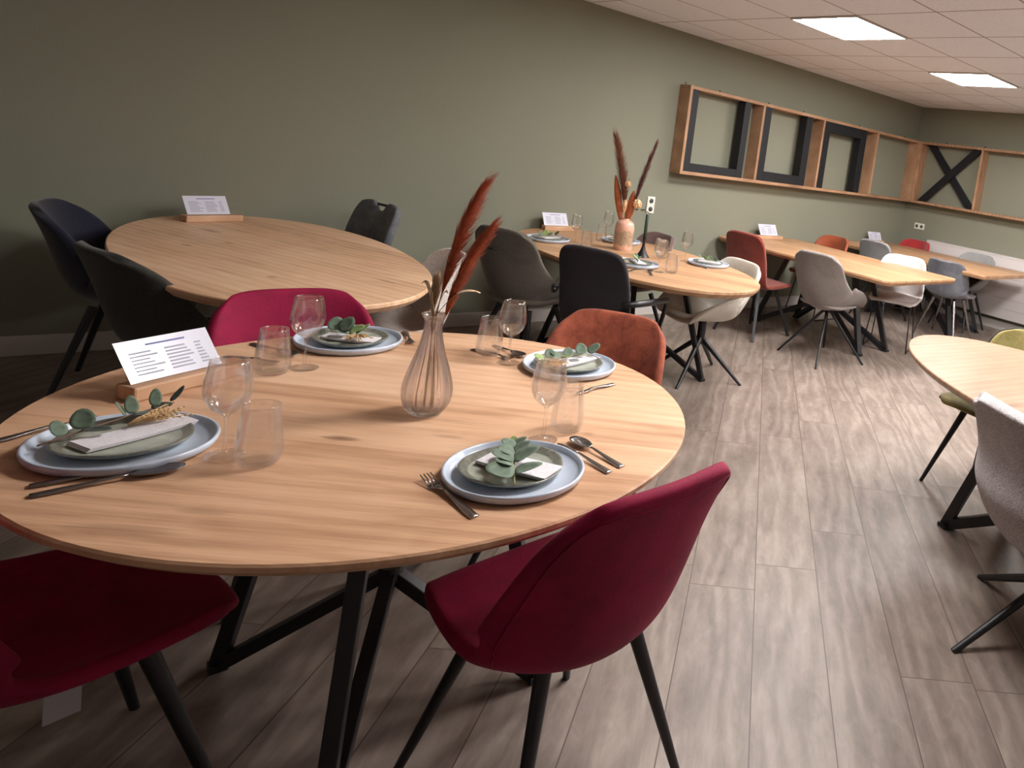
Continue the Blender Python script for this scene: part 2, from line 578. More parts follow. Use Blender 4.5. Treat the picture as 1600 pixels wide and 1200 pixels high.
# ---------------------------------------------------------------- shelf boxes on the walls
SD, ZT, ZB, TH = 0.154, 2.099, 1.315, 0.03
def wall_shelf():
    t = thing('wall_shelf', 'long open oak box shelf on the left wall holding three black frames', 'shelf', (3.856, 0, ZB))
    W = 7.551 - 3.856
    H = ZT - ZB
    MB().box(0, W, -SD, 0, H - TH, H).build('top_board', M['oak_shelf'], t, bevel=0.002)
    MB().box(0, W, -SD, 0, 0, TH).build('bottom_board', M['oak_shelf'], t, bevel=0.002)
    for x in (0, W - TH):
        MB().box(x, x + TH, -SD, 0, TH, H - TH).build('side_panel', M['oak_shelf_v'], t, bevel=0.002)
    for x in (4.757, 5.662, 6.64):
        MB().box(x - 3.856, x - 3.856 + TH, -SD, 0, TH, H - TH).build('divider', M['oak_shelf_v'], t, bevel=0.002)
    for x in (0.05, 0.45, 1.1, 1.62, 2.6, 3.55):
        MB().box(x, x + 0.012, -0.006, 0, H, H + 0.03).build('wall_bracket', M['black_metal'], t)
    t2 = thing('wall_shelf', 'open oak box shelf on the far wall holding the black cross', 'shelf', (7.551, -SD, ZB))
    L2 = 2.7
    MB().box(0, SD, -L2, 0, H - TH, H).build('top_board', M['oak_shelf'], t2, bevel=0.002)
    MB().box(0, SD, -L2, 0, 0, TH).build('bottom_board', M['oak_shelf'], t2, bevel=0.002)
    for y in (-TH, 0.154 - 1.0508 - TH * 0.5, -1.8, -L2):
        MB().box(0, SD, y, y + TH, TH, H - TH).build('side_panel' if y in (-TH, -L2) else 'divider', M['oak_shelf_v'], t2, bevel=0.002)
    for y in (-0.3, -0.85):
        MB().box(SD - 0.006, SD, y, y + 0.012, H, H + 0.03).build('wall_bracket', M['black_metal'], t2)
wall_shelf()

def black_frame(x0, x1, wbar, sides, label, y0=-0.045, depth=0.10):
    zb, zt = ZB + TH, ZT - TH
    cx = (x0 + x1) / 2
    t = thing('wall_ornament', label, 'wooden ornament', (cx, y0, zb), 0, 'black open frames standing in the wall shelf')
    hw = (x1 - x0) / 2
    H = zt - zb
    if 'l' in sides:
        MB().box(-hw, -hw + wbar, -depth, 0, 0, H).build('upright', M['black_wood'], t, bevel=0.002)
    if 'r' in sides:
        MB().box(hw - wbar, hw, -depth, 0, 0, H).build('upright', M['black_wood'], t, bevel=0.002)
    if 'b' in sides:
        MB().box(-hw + wbar, hw - wbar, -depth, 0, 0, wbar).build('crossbar', M['black_wood'], t, bevel=0.002)
    if 't' in sides:
        MB().box(-hw + wbar, hw - wbar, -depth, 0, H - wbar, H).build('crossbar', M['black_wood'], t, bevel=0.002)
black_frame(3.89, 4.60, 0.075, 'lrb', 'thin black U-shaped wooden frame in the first, leftmost shelf compartment')
black_frame(4.79, 5.50, 0.095, 'lrb', 'thick black U-shaped wooden frame in the second shelf compartment')
black_frame(5.695, 6.45, 0.105, 'lrt', 'thick black frame open at the bottom in the third shelf compartment')

def black_cross():
    zb, zt = ZB + TH, ZT - TH
    H = zt - zb
    yc = (-0.184 - 1.035) / 2
    hw = 0.405
    t = thing('wall_ornament', 'black wooden X standing in the far wall shelf', 'wooden ornament', (7.66, yc, zb))
    for s in (-1, 1):
        b = MB()
        x0, x1 = (-0.05, -0.012) if s < 0 else (-0.01, 0.028)
        w = 0.06
        # parallelogram board from bottom to top
        v = []
        for x in (x0, x1):
            v += [(x, s * (-hw), 0.0), (x, s * (-hw + 2 * w), 0.0), (x, s * hw, H), (x, s * (hw - 2 * w), H)]
        b.add(v, [(0, 1, 2, 3), (4, 7, 6, 5), (0, 4, 5, 1), (1, 5, 6, 2), (2, 6, 7, 3), (3, 7, 4, 0)])
        b.build('diagonal_board', M['black_wood'], t, bevel=0.002)
black_cross()

# ---------------------------------------------------------------- sockets and radiator
def socket(loc, rz, horiz, label):
    t = thing('wall_socket', label, 'socket', loc, rz)
    w, h = (0.15, 0.08) if horiz else (0.08, 0.15)
    MB().box(-w / 2, w / 2, -0.012, 0, -h / 2, h / 2).build('cover_plate', M['plastic_white'], t, bevel=0.004)
    for s in (-1, 1):
        c = (s * 0.036, 0) if horiz else (0, s * 0.036)
        b = MB()
        b.lathe([(0.0001, 0), (0.021, 0), (0.021, 0.002), (0.0001, 0.002)], 24)
        o = b.build('outlet', M['plastic_dark'], t, True)
        o.rotation_euler = (PI / 2, 0, 0)
        o.location = (c[0], -0.0125, c[1])
socket((3.70, 0, 1.004), 0, False, 'white vertical double wall socket above the vase with dried flowers')
socket((X1, -0.255, 1.02), PI / 2 * -1, True, 'white horizontal double wall socket on the far wall near the corner')

def radiator():
    t = thing('radiator', 'long white panel radiator with horizontal grooves low on the far wall', 'radiator', (X1 - 0.09, -0.47, 0.15))
    L, H, D = 2.6, 0.73, 0.05
    n = 6
    b = MB()
    hh = (H - 0.02) / n
    for k in range(n):
        b.box(-D / 2, D / 2, -L, 0, k * hh + 0.003, (k + 1) * hh - 0.003)
    b.box(-D / 2 + 0.006, D / 2 - 0.001, -L + 0.003, -0.003, 0.001, H - 0.02)
    b.build('front_panel', M['radiator'], t, bevel=0.002)
    MB().box(-D / 2, 0.088, -L, 0, H - 0.02, H).build('top_grille', M['radiator'], t, bevel=0.003)
    MB().box(D / 2, 0.088, -0.012, 0, 0.05, H - 0.02).build('side_cover', M['radiator'], t)
    for y in (-0.5, -2.1):
        MB().box(D / 2, 0.089, y, y + 0.04, 0.1, H - 0.05).build('bracket', M['radiator'], t)
    MB().box(-0.01, 0.02, -0.10, -0.06, -0.15, 0.002).build('foot', M['radiator'], t)
radiator()

# ---------------------------------------------------------------- chairs
def spline(ctrl, n):
    """Catmull-Rom through the control values"""
    c = np.array(ctrl, float)
    k = len(c)
    c2 = np.vstack([2 * c[0] - c[1], c, 2 * c[-1] - c[-2]])
    out = []
    for i in range(n):
        s = i / (n - 1) * (k - 1)
        j = min(int(s), k - 2)
        u = s - j
        p0, p1, p2, p3 = c2[j], c2[j + 1], c2[j + 2], c2[j + 3]
        out.append(0.5 * ((2 * p1) + (-p0 + p2) * u + (2 * p0 - 5 * p1 + 4 * p2 - p3) * u * u + (-p0 + 3 * p1 - 3 * p2 + p3) * u ** 3))
    return np.array(out)

def shell_grid(rows, k=1.1, nu=13, nv=22, front_drop=0.03, top_drop=0.03, notch=None):
    """rows: (y, z, halfwidth, curl). Returns grid points and normals (towards the sitter)."""
    S = spline(rows, nv)
    P = np.zeros((nv, nu, 3))
    for i in range(nv):
        a = S[max(i - 1, 0)][:2]
        b = S[min(i + 1, nv - 1)][:2]
        d = (b - a) / np.linalg.norm(b - a)
        nrm = np.array([-d[1], d[0]])          # turned a quarter
        if nrm[1] < 0 and nrm[0] < 0:
            nrm = -nrm
        nrm = np.array([d[1], -d[0]])
        if nrm[1] < -0.3 or (abs(nrm[1]) <= 0.3 and nrm[0] < 0):
            nrm = -nrm
        y, z, w, cu = S[i]
        v = i / (nv - 1)
        for j in range(nu):
            u = -1 + 2 * j / (nu - 1)
            th = u * k
            x = w * math.sin(th) / math.sin(min(k, PI / 2))
            dd = cu * (1 - math.cos(th)) / (1 - math.cos(k))
            py = y + nrm[0] * dd
            pz = z + nrm[1] * dd
            e = abs(u) ** 3
            if v < 0.15:
                py -= front_drop * e * (1 - v / 0.15)
            if v > 0.8:
                pz -= top_drop * e * (v - 0.8) / 0.2
            if notch and v > notch[1] and abs(u) < notch[0]:
                q = math.cos(u / notch[0] * PI / 2)
                pz -= notch[2] * q * (v - notch[1]) / (1 - notch[1])
            P[i, j] = (x, py, pz)
    return P

def shell_obj(name, P, mat, parent, thick=0.03, sub=2):
    nv, nu = P.shape[:2]
    V = P.reshape(-1, 3)
    F = [(i * nu + j, i * nu + j + 1, (i + 1) * nu + j + 1, (i + 1) * nu + j) for i in range(nv - 1) for j in range(nu - 1)]
    o = mesh_obj(name, V, F, mat, parent, True)
    m = o.modifiers.new('solid', 'SOLIDIFY')
    m.thickness = thick
    m.offset = 0.0
    s = o.modifiers.new('sub', 'SUBSURF')
    s.levels = sub
    s.render_levels = sub
    return o

def rim_path(P):
    nv, nu = P.shape[:2]
    pts = [P[i, 0] for i in range(nv)] + [P[nv - 1, j] for j in range(1, nu)] + [P[i, nu - 1] for i in range(nv - 2, -1, -1)]
    return pts

def leg_obj(a, b, r0, r1, mat, parent, square=False, name='leg'):
    m = MB()
    if square:
        m.bar(a, b, r0 * 2, r0 * 2, w2=r1 * 2)
        return m.build(name, mat, parent, False, 0.002)
    a, b = Vector(a), Vector(b)
    m.tube([a, a.lerp(b, 0.5), b], [r0, (r0 + r1) / 2, r1], 14)
    return smooth_by_angle(m.build(name, mat, parent, True))

def legs_splay(t, hw=0.115, hd=0.115, fw=0.23, fd=0.23, z=0.415, r0=0.018, r1=0.010, square=False, legmat=None):
    for sx in (-1, 1):
        for sy in (-1, 1):
            leg_obj((sx * hw, sy * hd, z), (sx * fw, sy * fd, 0), r0, r1, legmat or M["black_metal"], t, square)

def legs_swivel(t, R=0.31, hub=0.30, seat=0.43, rot=0.4, r0=0.02, r1=0.010, legmat=None):
    m = MB()
    m.tube([(0, 0, seat), (0, 0, hub - 0.03)], [0.028, 0.028], 18)
    smooth_by_angle(m.build('column', legmat or M["black_metal"], t, True))
    for k in range(4):
        a = rot + k * PI / 2
        leg_obj((0.015 * math.cos(a), 0.015 * math.sin(a), hub), (R * math.cos(a), R * math.sin(a), 0), r0, r1, legmat or M["black_metal"], t)

def legs_sled(t, w=0.20, d=0.20, z=0.42, r=0.006):
    m = MB()
    for s in (-1, 1):
        x = s * w
        pts = [(x * 0.85, d * 0.6, z), (x, d * 0.95, 0.05), (x, d * 0.9, 0.015), (x, d * 0.8, r), (x, -d * 0.8, r), (x, -d * 0.9, 0.015), (x, -d * 0.95, 0.05), (x * 0.85, -d * 0.6, z)]
        m.tube(pts, r, 8)
    m.tube([(-w * 0.86, -d * 0.62, z - 0.02), (w * 0.86, -d * 0.62, z - 0.02)], r, 8)
    m.tube([(-w * 0.86, d * 0.62, z - 0.02), (w * 0.86, d * 0.62, z - 0.02)], r, 8)
    smooth_by_angle(m.build('sled_frame', M['black_metal'], t, True))

def cushion(t, mat, w=0.21, d=0.21, z0=0.43, z1=0.49, y=0.0, name='seat_cushion'):
    V, F = [], []
    n = 28
    prof = [(0.86, z0), (1.0, z0 + 0.015), (1.02, (z0 + z1) / 2), (0.98, z1 - 0.012), (0.86, z1)]
    for s, z in prof:
        for k in range(n):
            a = 2 * PI * k / n
            c, q = math.cos(a), math.sin(a)
            e = 0.55
            V.append((w * s * math.copysign(abs(c) ** e, c), y + d * s * math.copysign(abs(q) ** e, q), z))
    for i in range(len(prof) - 1):
        for k in range(n):
            k2 = (k + 1) % n
            F.append((i * n + k, i * n + k2, (i + 1) * n + k2, (i + 1) * n + k))
    F.append(tuple(range(n)))
    F.append(tuple((len(prof) - 1) * n + k for k in range(n)))
    o = mesh_obj(name, V, F, mat, t, True)
    return o

ROWS = {
 'velvet': [(.255, .425, .15, .0), (.24, .445, .20, .01), (.13, .436, .23, .025), (0, .412, .248, .06), (-.11, .405, .255, .11), (-.195, .45, .255, .15), (-.24, .56, .25, .14), (-.27, .69, .235, .10), (-.30, .80, .215, .06), (-.325, .875, .165, .025)],
 'wing':   [(.235, .45, .17, .0), (.22, .462, .21, .01), (.12, .452, .235, .03), (0, .440, .26, .09), (-.11, .436, .27, .16), (-.19, .48, .27, .18), (-.24, .58, .265, .16), (-.275, .70, .25, .12), (-.31, .80, .215, .07), (-.335, .86, .14, .03)],
 'arm':    [(.235, .44, .20, .03), (.21, .455, .24, .08), (.12, .450, .265, .15), (0, .440, .28, .20), (-.12, .436, .28, .23), (-.19, .48, .275, .22), (-.23, .58, .26, .15), (-.255, .70, .24, .07), (-.28, .81, .225, .04), (-.30, .87, .17, .02)],
 'tub':    [(.25, .40, .22, .04), (.23, .41, .29, .10), (.12, .385, .335, .20), (0, .36, .355, .28), (-.13, .355, .36, .33), (-.23, .42, .36, .33), (-.285, .53, .345, .26), (-.275, .63, .265, .12), (-.295, .73, .25, .08), (-.32, .82, .235, .05), (-.33, .855, .20, .03)],
 'flat':   [(.235, .45, .19, .0), (.22, .465, .215, .003), (.12, .460, .22, .006), (0, .452, .225, .01), (-.12, .448, .225, .02), (-.19, .475, .225, .035), (-.225, .57, .225, .04), (-.25, .70, .22, .035), (-.28, .82, .21, .02), (-.30, .88, .18, .012)],
 'rounded':[(.235, .45, .18, .0), (.22, .465, .215, .003), (.12, .460, .225, .01), (0, .452, .235, .03), (-.12, .448, .24, .07), (-.18, .48, .24, .12), (-.215, .57, .235, .13), (-.24, .67, .225, .12), (-.265, .77, .205, .09), (-.285, .82, .15, .06)],
}

def chair_base(x, y, F, label, group=None, cat='chair', name='dining_chair'):
    a = math.atan2(F[1], F[0]) - PI / 2
    return thing(name, label, cat, (x, y, 0), a, group)

def scale_rows(rows, dz=0.0, wz=1.0, top=None):
    out = []
    for (y, z, w_, c) in rows:
        if top and z > 0.5:
            z = 0.5 + (z - 0.5) * (top - 0.5) / (rows[-1][1] - 0.5)
        out.append((y, z + dz, w_ * wz, c))
    return out

def velvet_chair(x, y, F, mat, label, rows='velvet', legs='splay', group=None, top=None, wz=1.0, piping=None, k=1.15, thick=0.034, dz=0.0, **kw):
    t = chair_base(x, y, F, label, group)
    P = shell_grid(scale_rows(ROWS[rows], dz, wz, top), k=k)
    sh = shell_obj('seat_shell', P, mat, t, thick)
    if rows == 'velvet':
        m = MB()
        Q = []
        nv, nu = P.shape[:2]
        idx = [(i, 1) for i in range(10, nv - 1)] + [(nv - 2, j) for j in range(2, nu - 2)] + [(i, nu - 2) for i in range(nv - 2, 9, -1)]
        for (i, j) in idx:
            du = P[i, min(j + 1, nu - 1)] - P[i, max(j - 1, 0)]
            dv = P[min(i + 1, nv - 1), j] - P[max(i - 1, 0), j]
            n_ = np.cross(du, dv)
            n_ /= np.linalg.norm(n_)
            if n_[1] > 0:
                n_ = -n_
            Q.append(P[i, j] + n_ * (thick / 2 + .0004))
        m.tube(Q, .0022, 6)
        m.build('seam', mat, t, True)
    if piping:
        m = MB()
        pts = rim_path(P)
        m.tube(pts, 0.006 if piping is not True else 0.005, 6)
        m.build('piping', piping, t, True)
    if legs == 'splay':
        legs_splay(t, **kw)
    elif legs == 'swivel':
        legs_swivel(t, **kw)
    elif legs == 'sled':
        legs_sled(t, **kw)
    return t, P

# fabrics
M['burgundy'] = fabric('burgundy_velvet', srgb(148, 8, 60), srgb(112, 3, 44), 140, 6, 0.25, 0.03, 0.75, 0.75)
M['rust'] = fabric('rust_velvet', srgb(160, 84, 60), srgb(108, 50, 36), 140, 18, 0.25, 0.12, 0.8, 0.8)
M['rust_deep'] = fabric('deep_rust_velvet', srgb(142, 58, 42), srgb(112, 42, 30), 120, 8, 0.3, 0.3, 0.85, 0.6)
M['orange_brown'] = fabric('orange_brown_leather', srgb(156, 78, 48), srgb(124, 58, 36), 90, 8, 0.2, 0.1, 0.5, 0.6)
M['maroon'] = fabric('dark_maroon_fabric', srgb(70, 30, 34), srgb(44, 18, 22), 90, 8, 0.2, 0.1, 0.8, 0.6)
M['red'] = fabric('red_velvet', srgb(176, 52, 54), srgb(136, 32, 38), 90, 10, 0.3, 0.3, 0.8, 0.7)
M['navy'] = fabric('navy_velvet', srgb(24, 26, 48), srgb(14, 15, 30), 120, 8, 0.3, 0.3, 0.85, 0.5)
M['charcoal'] = fabric('charcoal_fabric', srgb(58, 56, 50), srgb(38, 37, 33), 120, 8, 0.4, 0.2, 0.9, 0.4)
M['leather_grey'] = fabric('dark_grey_leather', srgb(104, 106, 110), srgb(74, 76, 80), 70, 12, 0.35, 0.0, 0.5, 0.7)
M['boucle'] = fabric('beige_boucle', srgb(236, 226, 218), srgb(176, 164, 154), 170, 12, 1.0, 0.2, 0.95, 0.25)
M['boucle_grey'] = fabric('grey_boucle', srgb(214, 206, 206), srgb(140, 132, 134), 190, 12, 1.0, 0.2, 0.95, 0.22)
M['taupe'] = fabric('grey_brown_fabric', srgb(104, 96, 86), srgb(80, 73, 66), 110, 5, 0.3, 0.25, 0.9, 0.6)
M['taupe_brown'] = fabric('brown_grey_fabric', srgb(112, 92, 88), srgb(90, 74, 72), 110, 5, 0.3, 0.25, 0.9, 0.6)
M['black_fabric'] = fabric('black_fabric', srgb(42, 36, 38), srgb(28, 24, 26), 110, 5, 0.3, 0.2, 0.9, 0.6)
M['black_leather'] = plain('black_leather', srgb(22, 21, 24), 0.35)
M['offwhite'] = fabric('off_white_fabric', srgb(214, 208, 196), srgb(192, 184, 172), 110, 5, 0.3, 0.2, 0.9, 0.5)
M['white_fabric'] = fabric('white_fabric', srgb(220, 214, 212), srgb(198, 190, 188), 110, 5, 0.3, 0.2, 0.9, 0.5)
M['warm_grey'] = fabric('warm_grey_fabric', srgb(142, 132, 126), srgb(114, 104, 100), 120, 5, 0.35, 0.25, 0.9, 0.5)
M['light_grey'] = fabric('light_grey_fabric', srgb(150, 150, 150), srgb(124, 124, 126), 110, 6, 0.3, 0.2, 0.9, 0.6)
M['slate'] = fabric('slate_grey_velvet', srgb(112, 112, 118), srgb(78, 78, 88), 110, 9, 0.3, 0.4, 0.85, 0.75)
M['olive'] = fabric('olive_velvet', srgb(160, 148, 92), srgb(118, 108, 60), 100, 10, 0.3, 0.4, 0.8, 0.75)
M['piping_light'] = plain('pale_piping', srgb(176, 168, 140), 0.6)
M['piping_dark'] = plain('dark_piping', srgb(40, 36, 30), 0.6)

def build_chairs():
    # around the foreground table
    velvet_chair(.855, -3.83, (-.10, .995), M['burgundy'], 'burgundy velvet shell chair with black tapered legs in the right foreground')
    t, P = velvet_chair(.05, -3.33, (.975, .22), M['burgundy'], 'burgundy velvet chair at the lower left, half hidden under the laid table')
    o = MB().box(-.024, .024, -.0015, .0015, -.045, .015).build('care_tag', M['tag'], t)
    o.location = (.185, -.01, .405)
    o.rotation_euler = (0, 0, PI / 2)
    velvet_chair(.65, -2.58, (.03, -1), M['burgundy'], 'burgundy velvet chair behind the laid round table, facing the camera', top=.845)
    velvet_chair(1.36, -3.00, (-.80, -.60), M['rust'], 'rust velvet chair tucked behind the right end of the laid round table', top=.845)
    # around the bare oval table
    velvet_chair(.40, -.62, (.96, -.25), M['navy'], 'navy blue wing shell chair at the left wall end of the bare oval table', 'wing', top=.87)
    velvet_chair(.50, -1.52, (.95, .28), M['charcoal'], 'dark charcoal chair on the left side of the bare oval table', 'wing', top=.865)
    t = chair_base(1.20, -.46, (-.97, -.22), 'dark grey quilted leather chair with a handle cut-out, behind the bare oval table')
    rows = scale_rows(ROWS['flat'], 0, 1.0, .94)
    P = shell_grid(rows, k=1.0, nu=17, nv=26, notch=(.36, .86, .085))
    shell_obj('seat_shell', P, M['leather_grey'], t, .045)
    m = MB()
    m.tube([(-.085, -.30, .915), (0, -.305, .915), (.085, -.30, .915)], .008, 10)
    m.build('handle_bar', M['black_metal'], t, True)
    m = MB()
    for x in (-.11, -.055, 0, .055, .11):
        m.tube([(x, -.185, .56), (x, -.215, .68), (x, -.245, .80)], .0035, 6)
    m.build('stitching', M['black_metal'], t, True)
    legs_splay(t, square=True, r0=.014, r1=.011)
    velvet_chair(1.24, -1.50, (-1, .12), M['boucle'], 'beige boucle chair on the right side of the bare oval table', 'rounded', legs='swivel', top=.84)
    # middle oval table
    t, P = velvet_chair(2.15, -1.02, (.93, .36), M['taupe'], 'grey-brown high-backed armchair on the left of the middle oval table', 'arm', top=.92, k=1.35)
    cushion(t, M['taupe'], .215, .20, .45, .50)
    m = MB()
    m.tube([(-.06, -.318, .79), (-.02, -.335, .79), (.02, -.318, .79)], .006, 8)
    m.build('pull_ring', M['black_metal'], t, True)
    t, P = velvet_chair(2.30, -1.73, (.90, .42), M['black_fabric'], 'black chair with slim leather armrests at the near side of the middle oval table', 'flat', top=.94, legs='splay', square=True, r0=.012, r1=.010)
    for s in (-1, 1):
        m = MB()
        m.tube([(s * .215, -.27, .66), (s * .265, -.20, .665), (s * .285, -.05, .66), (s * .28, .10, .65), (s * .25, .16, .60), (s * .22, .17, .47)], [.016, .018, .019, .018, .014, .012], 10)
        m.build('armrest', M['black_leather'], t, True)
    velvet_chair(3.12, -1.58, (-1, .10), M['offwhite'], 'off-white bucket swivel chair at the right end of the middle oval table', 'arm', legs='swivel', top=.85, rot=.62, R=.33, k=1.3, wz=1.06, dz=-.025, hub=.27, seat=.40)
    velvet_chair(3.08, -.74, (-1, 0), M['taupe_brown'], 'brown-grey chair on the wall side of the middle oval table', 'rounded', top=.86)
    # first rectangular table
    velvet_chair(4.38, -.80, (.95, .10), M['rust_deep'], 'rust high-backed chair at the left side of the first rectangular table', 'flat', top=.92, wz=1.02, square=True, r0=.015, r1=.012, fw=.23, fd=.25)
    t, P = velvet_chair(5.58, -.45, (-1, 0), M['orange_brown'], 'orange-brown leather chair on the far side of the first rectangular table', 'rounded', legs='sled', top=.86)
    cushion(t, M['maroon'], .20, .19, .455, .49)
    t, P = velvet_chair(4.42, -1.60, (.97, .12), M['warm_grey'], 'warm grey bucket armchair at the near left corner of the first rectangular table', 'arm', legs='swivel', top=.90, R=.36, rot=.5, k=1.3, r0=.013, r1=.009, hub=.42)
    cushion(t, M['warm_grey'], .21, .19, .45, .49)
    t, P = velvet_chair(5.42, -1.58, (-.90, -.42), M['white_fabric'], 'white chair on a black wire sled base between the two rectangular tables', 'rounded', legs='sled', top=.85)
    cushion(t, M['white_fabric'], .21, .20, .455, .50)
    # second rectangular table
    velvet_chair(6.42, -.72, (1, 0), M['light_grey'], 'light grey chair at the wall end, left of the second rectangular table', 'flat', top=.88)
    velvet_chair(6.46, -1.55, (.97, .10), M['slate'], 'slate grey velvet chair at the near left side of the second rectangular table', 'rounded', top=.83, legmat=M["steel_dark"])
    velvet_chair(7.20, -.44, (-1, 0), M['red'], 'red velvet chair in front of the radiator by the far corner', 'rounded', top=.86)
    velvet_chair(7.14, -1.32, (-1, 0), M['light_grey'], 'pale grey chair in front of the radiator, right of the red one', 'arm', top=.86, k=1.3)
    # right edge table
    t, P = velvet_chair(2.44, -4.40, (.93, -.36), M['boucle_grey'], 'light grey boucle swivel chair at the right edge in the foreground', 'tub', legs='swivel', rot=3.05, R=.37, r0=.017, r1=.012, hub=.22, seat=.36, k=1.35, thick=.05)
    cushion(t, M['boucle_grey'], .24, .22, .45, .50)
    velvet_chair(3.36, -3.68, (-.97, .15), M['olive'], 'olive green velvet chair with dark piping at the right edge table', 'rounded', top=.84, piping=M['piping_dark'])
build_chairs()

# ---------------------------------------------------------------- tables
def outline(kind, a, b, n=96, e=2.0, r=0.1):
    pts = []
    if kind == 'ellipse':
        for k in range(n):
            t = 2 * PI * k / n
            c, s = math.cos(t), math.sin(t)
            pts.append((a * math.copysign(abs(c) ** (2 / e), c), b * math.copysign(abs(s) ** (2 / e), s)))
    else:
        for (cx, cy, a0) in ((a - r, b - r, 0), (-a + r, b - r, PI / 2), (-a + r, -b + r, PI), (a - r, -b + r, 1.5 * PI)):
            for k in range(9):
                t = a0 + PI / 2 * k / 8
                pts.append((cx + r * math.cos(t), cy + r * math.sin(t)))
    return pts

def table_top(t, pts, mat, z=0.76, thick=0.035, inset=0.022):
    n = len(pts)
    def off(d):
        out = []
        for i in range(n):
            x0, y0 = pts[i - 1]
            x1, y1 = pts[(i + 1) % n]
            dx, dy = x1 - x0, y1 - y0
            l = math.hypot(dx, dy)
            out.append((pts[i][0] - dy / l * d, pts[i][1] + dx / l * d))
        return out
    rings = [(0.012, z), (0.004, z - 0.0), (0.0, z - 0.004), (0.0, z - thick * 0.42), (inset, z - thick)]
    V, F = [], []
    for d, zz in rings:
        for (x, y) in off(d):
            V.append((x, y, zz))
    for i in range(len(rings) - 1):
        for k in range(n):
            k2 = (k + 1) % n
            F.append((i * n + k, i * n + k2, (i + 1) * n + k2, (i + 1) * n + k))
    F.append(tuple(range(n)))
    F.append(tuple((len(rings) - 1) * n + k for k in range(n)))
    o = mesh_obj('tabletop', V, F, mat, t, False)
    return o

def spider_base(t, feet, hub_z=0.30, top_z=0.728, ratio=0.4, w=0.032, r=None):
    for (x, y) in feet:
        m = MB()
        m.bar((x, y, 0.012), (x * (1 - ratio), y * (1 - ratio), top_z), w, w)
        m.bar((x, y, 0.012), (0, 0, hub_z), w, w)
        m.box(x - w * .6, x + w * .6, y - w * .6, y + w * .6, 0, 0.02)
        m.build('leg', M['black_metal'], t, False, 0.003)
    MB().lathe([(0.03, hub_z - 0.02), (0.03, hub_z + 0.02)], 16).build('hub', M['black_metal'], t)
    m = MB()
    for (x, y) in feet:
        m.bar((0, 0, top_z - 0.004), (x * (1 - ratio), y * (1 - ratio), top_z - 0.004), 0.05, 0.008)
    m.build('mounting_plate', M['black_metal'], t)

oak = dict(dark=srgb(158, 114, 82), mid=srgb(206, 163, 130), light=srgb(222, 186, 154))
oak2 = dict(dark=srgb(168, 124, 92), mid=srgb(220, 178, 142), light=srgb(236, 202, 170))
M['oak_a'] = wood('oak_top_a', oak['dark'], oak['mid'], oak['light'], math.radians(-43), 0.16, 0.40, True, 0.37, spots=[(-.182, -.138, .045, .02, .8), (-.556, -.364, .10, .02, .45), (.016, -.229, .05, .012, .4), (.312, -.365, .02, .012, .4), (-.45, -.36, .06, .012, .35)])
M['oak_b'] = wood('oak_top_b', oak2['dark'], oak2['mid'], oak2['light'], math.radians(-66), 0.15, 0.45, True, 2.1, spots=[(-.296, .124, .03, .02, .6), (-.138, .192, .03, .02, .6), (-.119, -.571, .03, .016, .6), (.265, -.689, .06, .012, .6), (.457, -.011, .06, .016, .35), (.1, .2, .16, .02, .35)])
M['oak_c'] = wood('oak_top_c', srgb(140, 102, 74), srgb(186, 144, 108), srgb(206, 168, 132), math.radians(-60), 0.15, 0.45, True, 4.4)
M['oak_d'] = wood('oak_top_d', srgb(140, 100, 72), srgb(184, 142, 106), srgb(204, 166, 130), math.radians(-90), 0.17, 0.42, True, 6.2)
M['oak_e'] = wood('oak_top_e', srgb(140, 100, 72), srgb(184, 142, 106), srgb(204, 166, 130), math.radians(-90), 0.17, 0.42, True, 8.9)
M['oak_f'] = wood('oak_top_f', srgb(118, 88, 66), srgb(148, 115, 92), srgb(163, 132, 108), math.radians(-82), 0.17, 0.42, True, 1.3)

def tables():
    t = thing('round_dining_table', 'large round oak dining table laid for four in the foreground, black spider base', 'table', (.686, -3.271, 0), 0)
    pts = outline('ellipse', .724, .715)
    table_top(t, pts, M['oak_a'], thick=.032)
    spider_base(t, [(-.303, .258), (.303, -.258), (-.256, -.46), (.256, .48)], .30, w=.034)
    t = thing('oval_dining_table', 'bare oval oak table against the green wall at the left', 'table', (.823, -1.12, 0), 0)
    table_top(t, outline('ellipse', .558, 1.095, e=2.15), M['oak_b'], thick=.04)
    spider_base(t, [(-.3, .55), (.3, .55), (-.3, -.55), (.3, -.55)], .36)
    t = thing('oval_dining_table', 'oval oak table laid with plates and a ceramic vase in the middle of the room', 'table', (2.79, -1.13, 0), 0)
    table_top(t, outline('ellipse', .585, 1.11, e=2.15), M['oak_c'], thick=.045)
    spider_base(t, [(-.3, .55), (.3, .55), (-.3, -.55), (.3, -.55)], .36)
    t = thing('rectangular_dining_table', 'bare rectangular oak table, nearer of the two rectangular ones', 'table', (5.03, -1.07, 0), 0)
    table_top(t, outline('rect', .55, 1.04, r=.07), M['oak_d'], thick=.045)
    spider_base(t, [(-.3, .6), (.3, .6), (-.2, -.62), (.2, -.62)], .36, w=.045)
    t = thing('rectangular_dining_table', 'bare rectangular oak table in the far corner beside the radiator', 'table', (6.84, -1.03, 0), 0)
    table_top(t, outline('rect', .57, .98, r=.02), M['oak_e'], thick=.045, inset=.01)
    spider_base(t, [(-.3, .55), (.3, .55), (-.3, -.55), (.3, -.55)], .36, w=.045)
    t = thing('oval_dining_table', 'oval oak table cut off by the right edge of the picture', 'table', (2.87, -4.38, 0), math.atan2(.95, .32))
    table_top(t, outline('ellipse', 1.13, .57), M['oak_f'], thick=.035)
    spider_base(t, [(.58, .22), (.58, -.22), (-.5, .25), (-.5, -.25)], .36, w=.045)
tables()

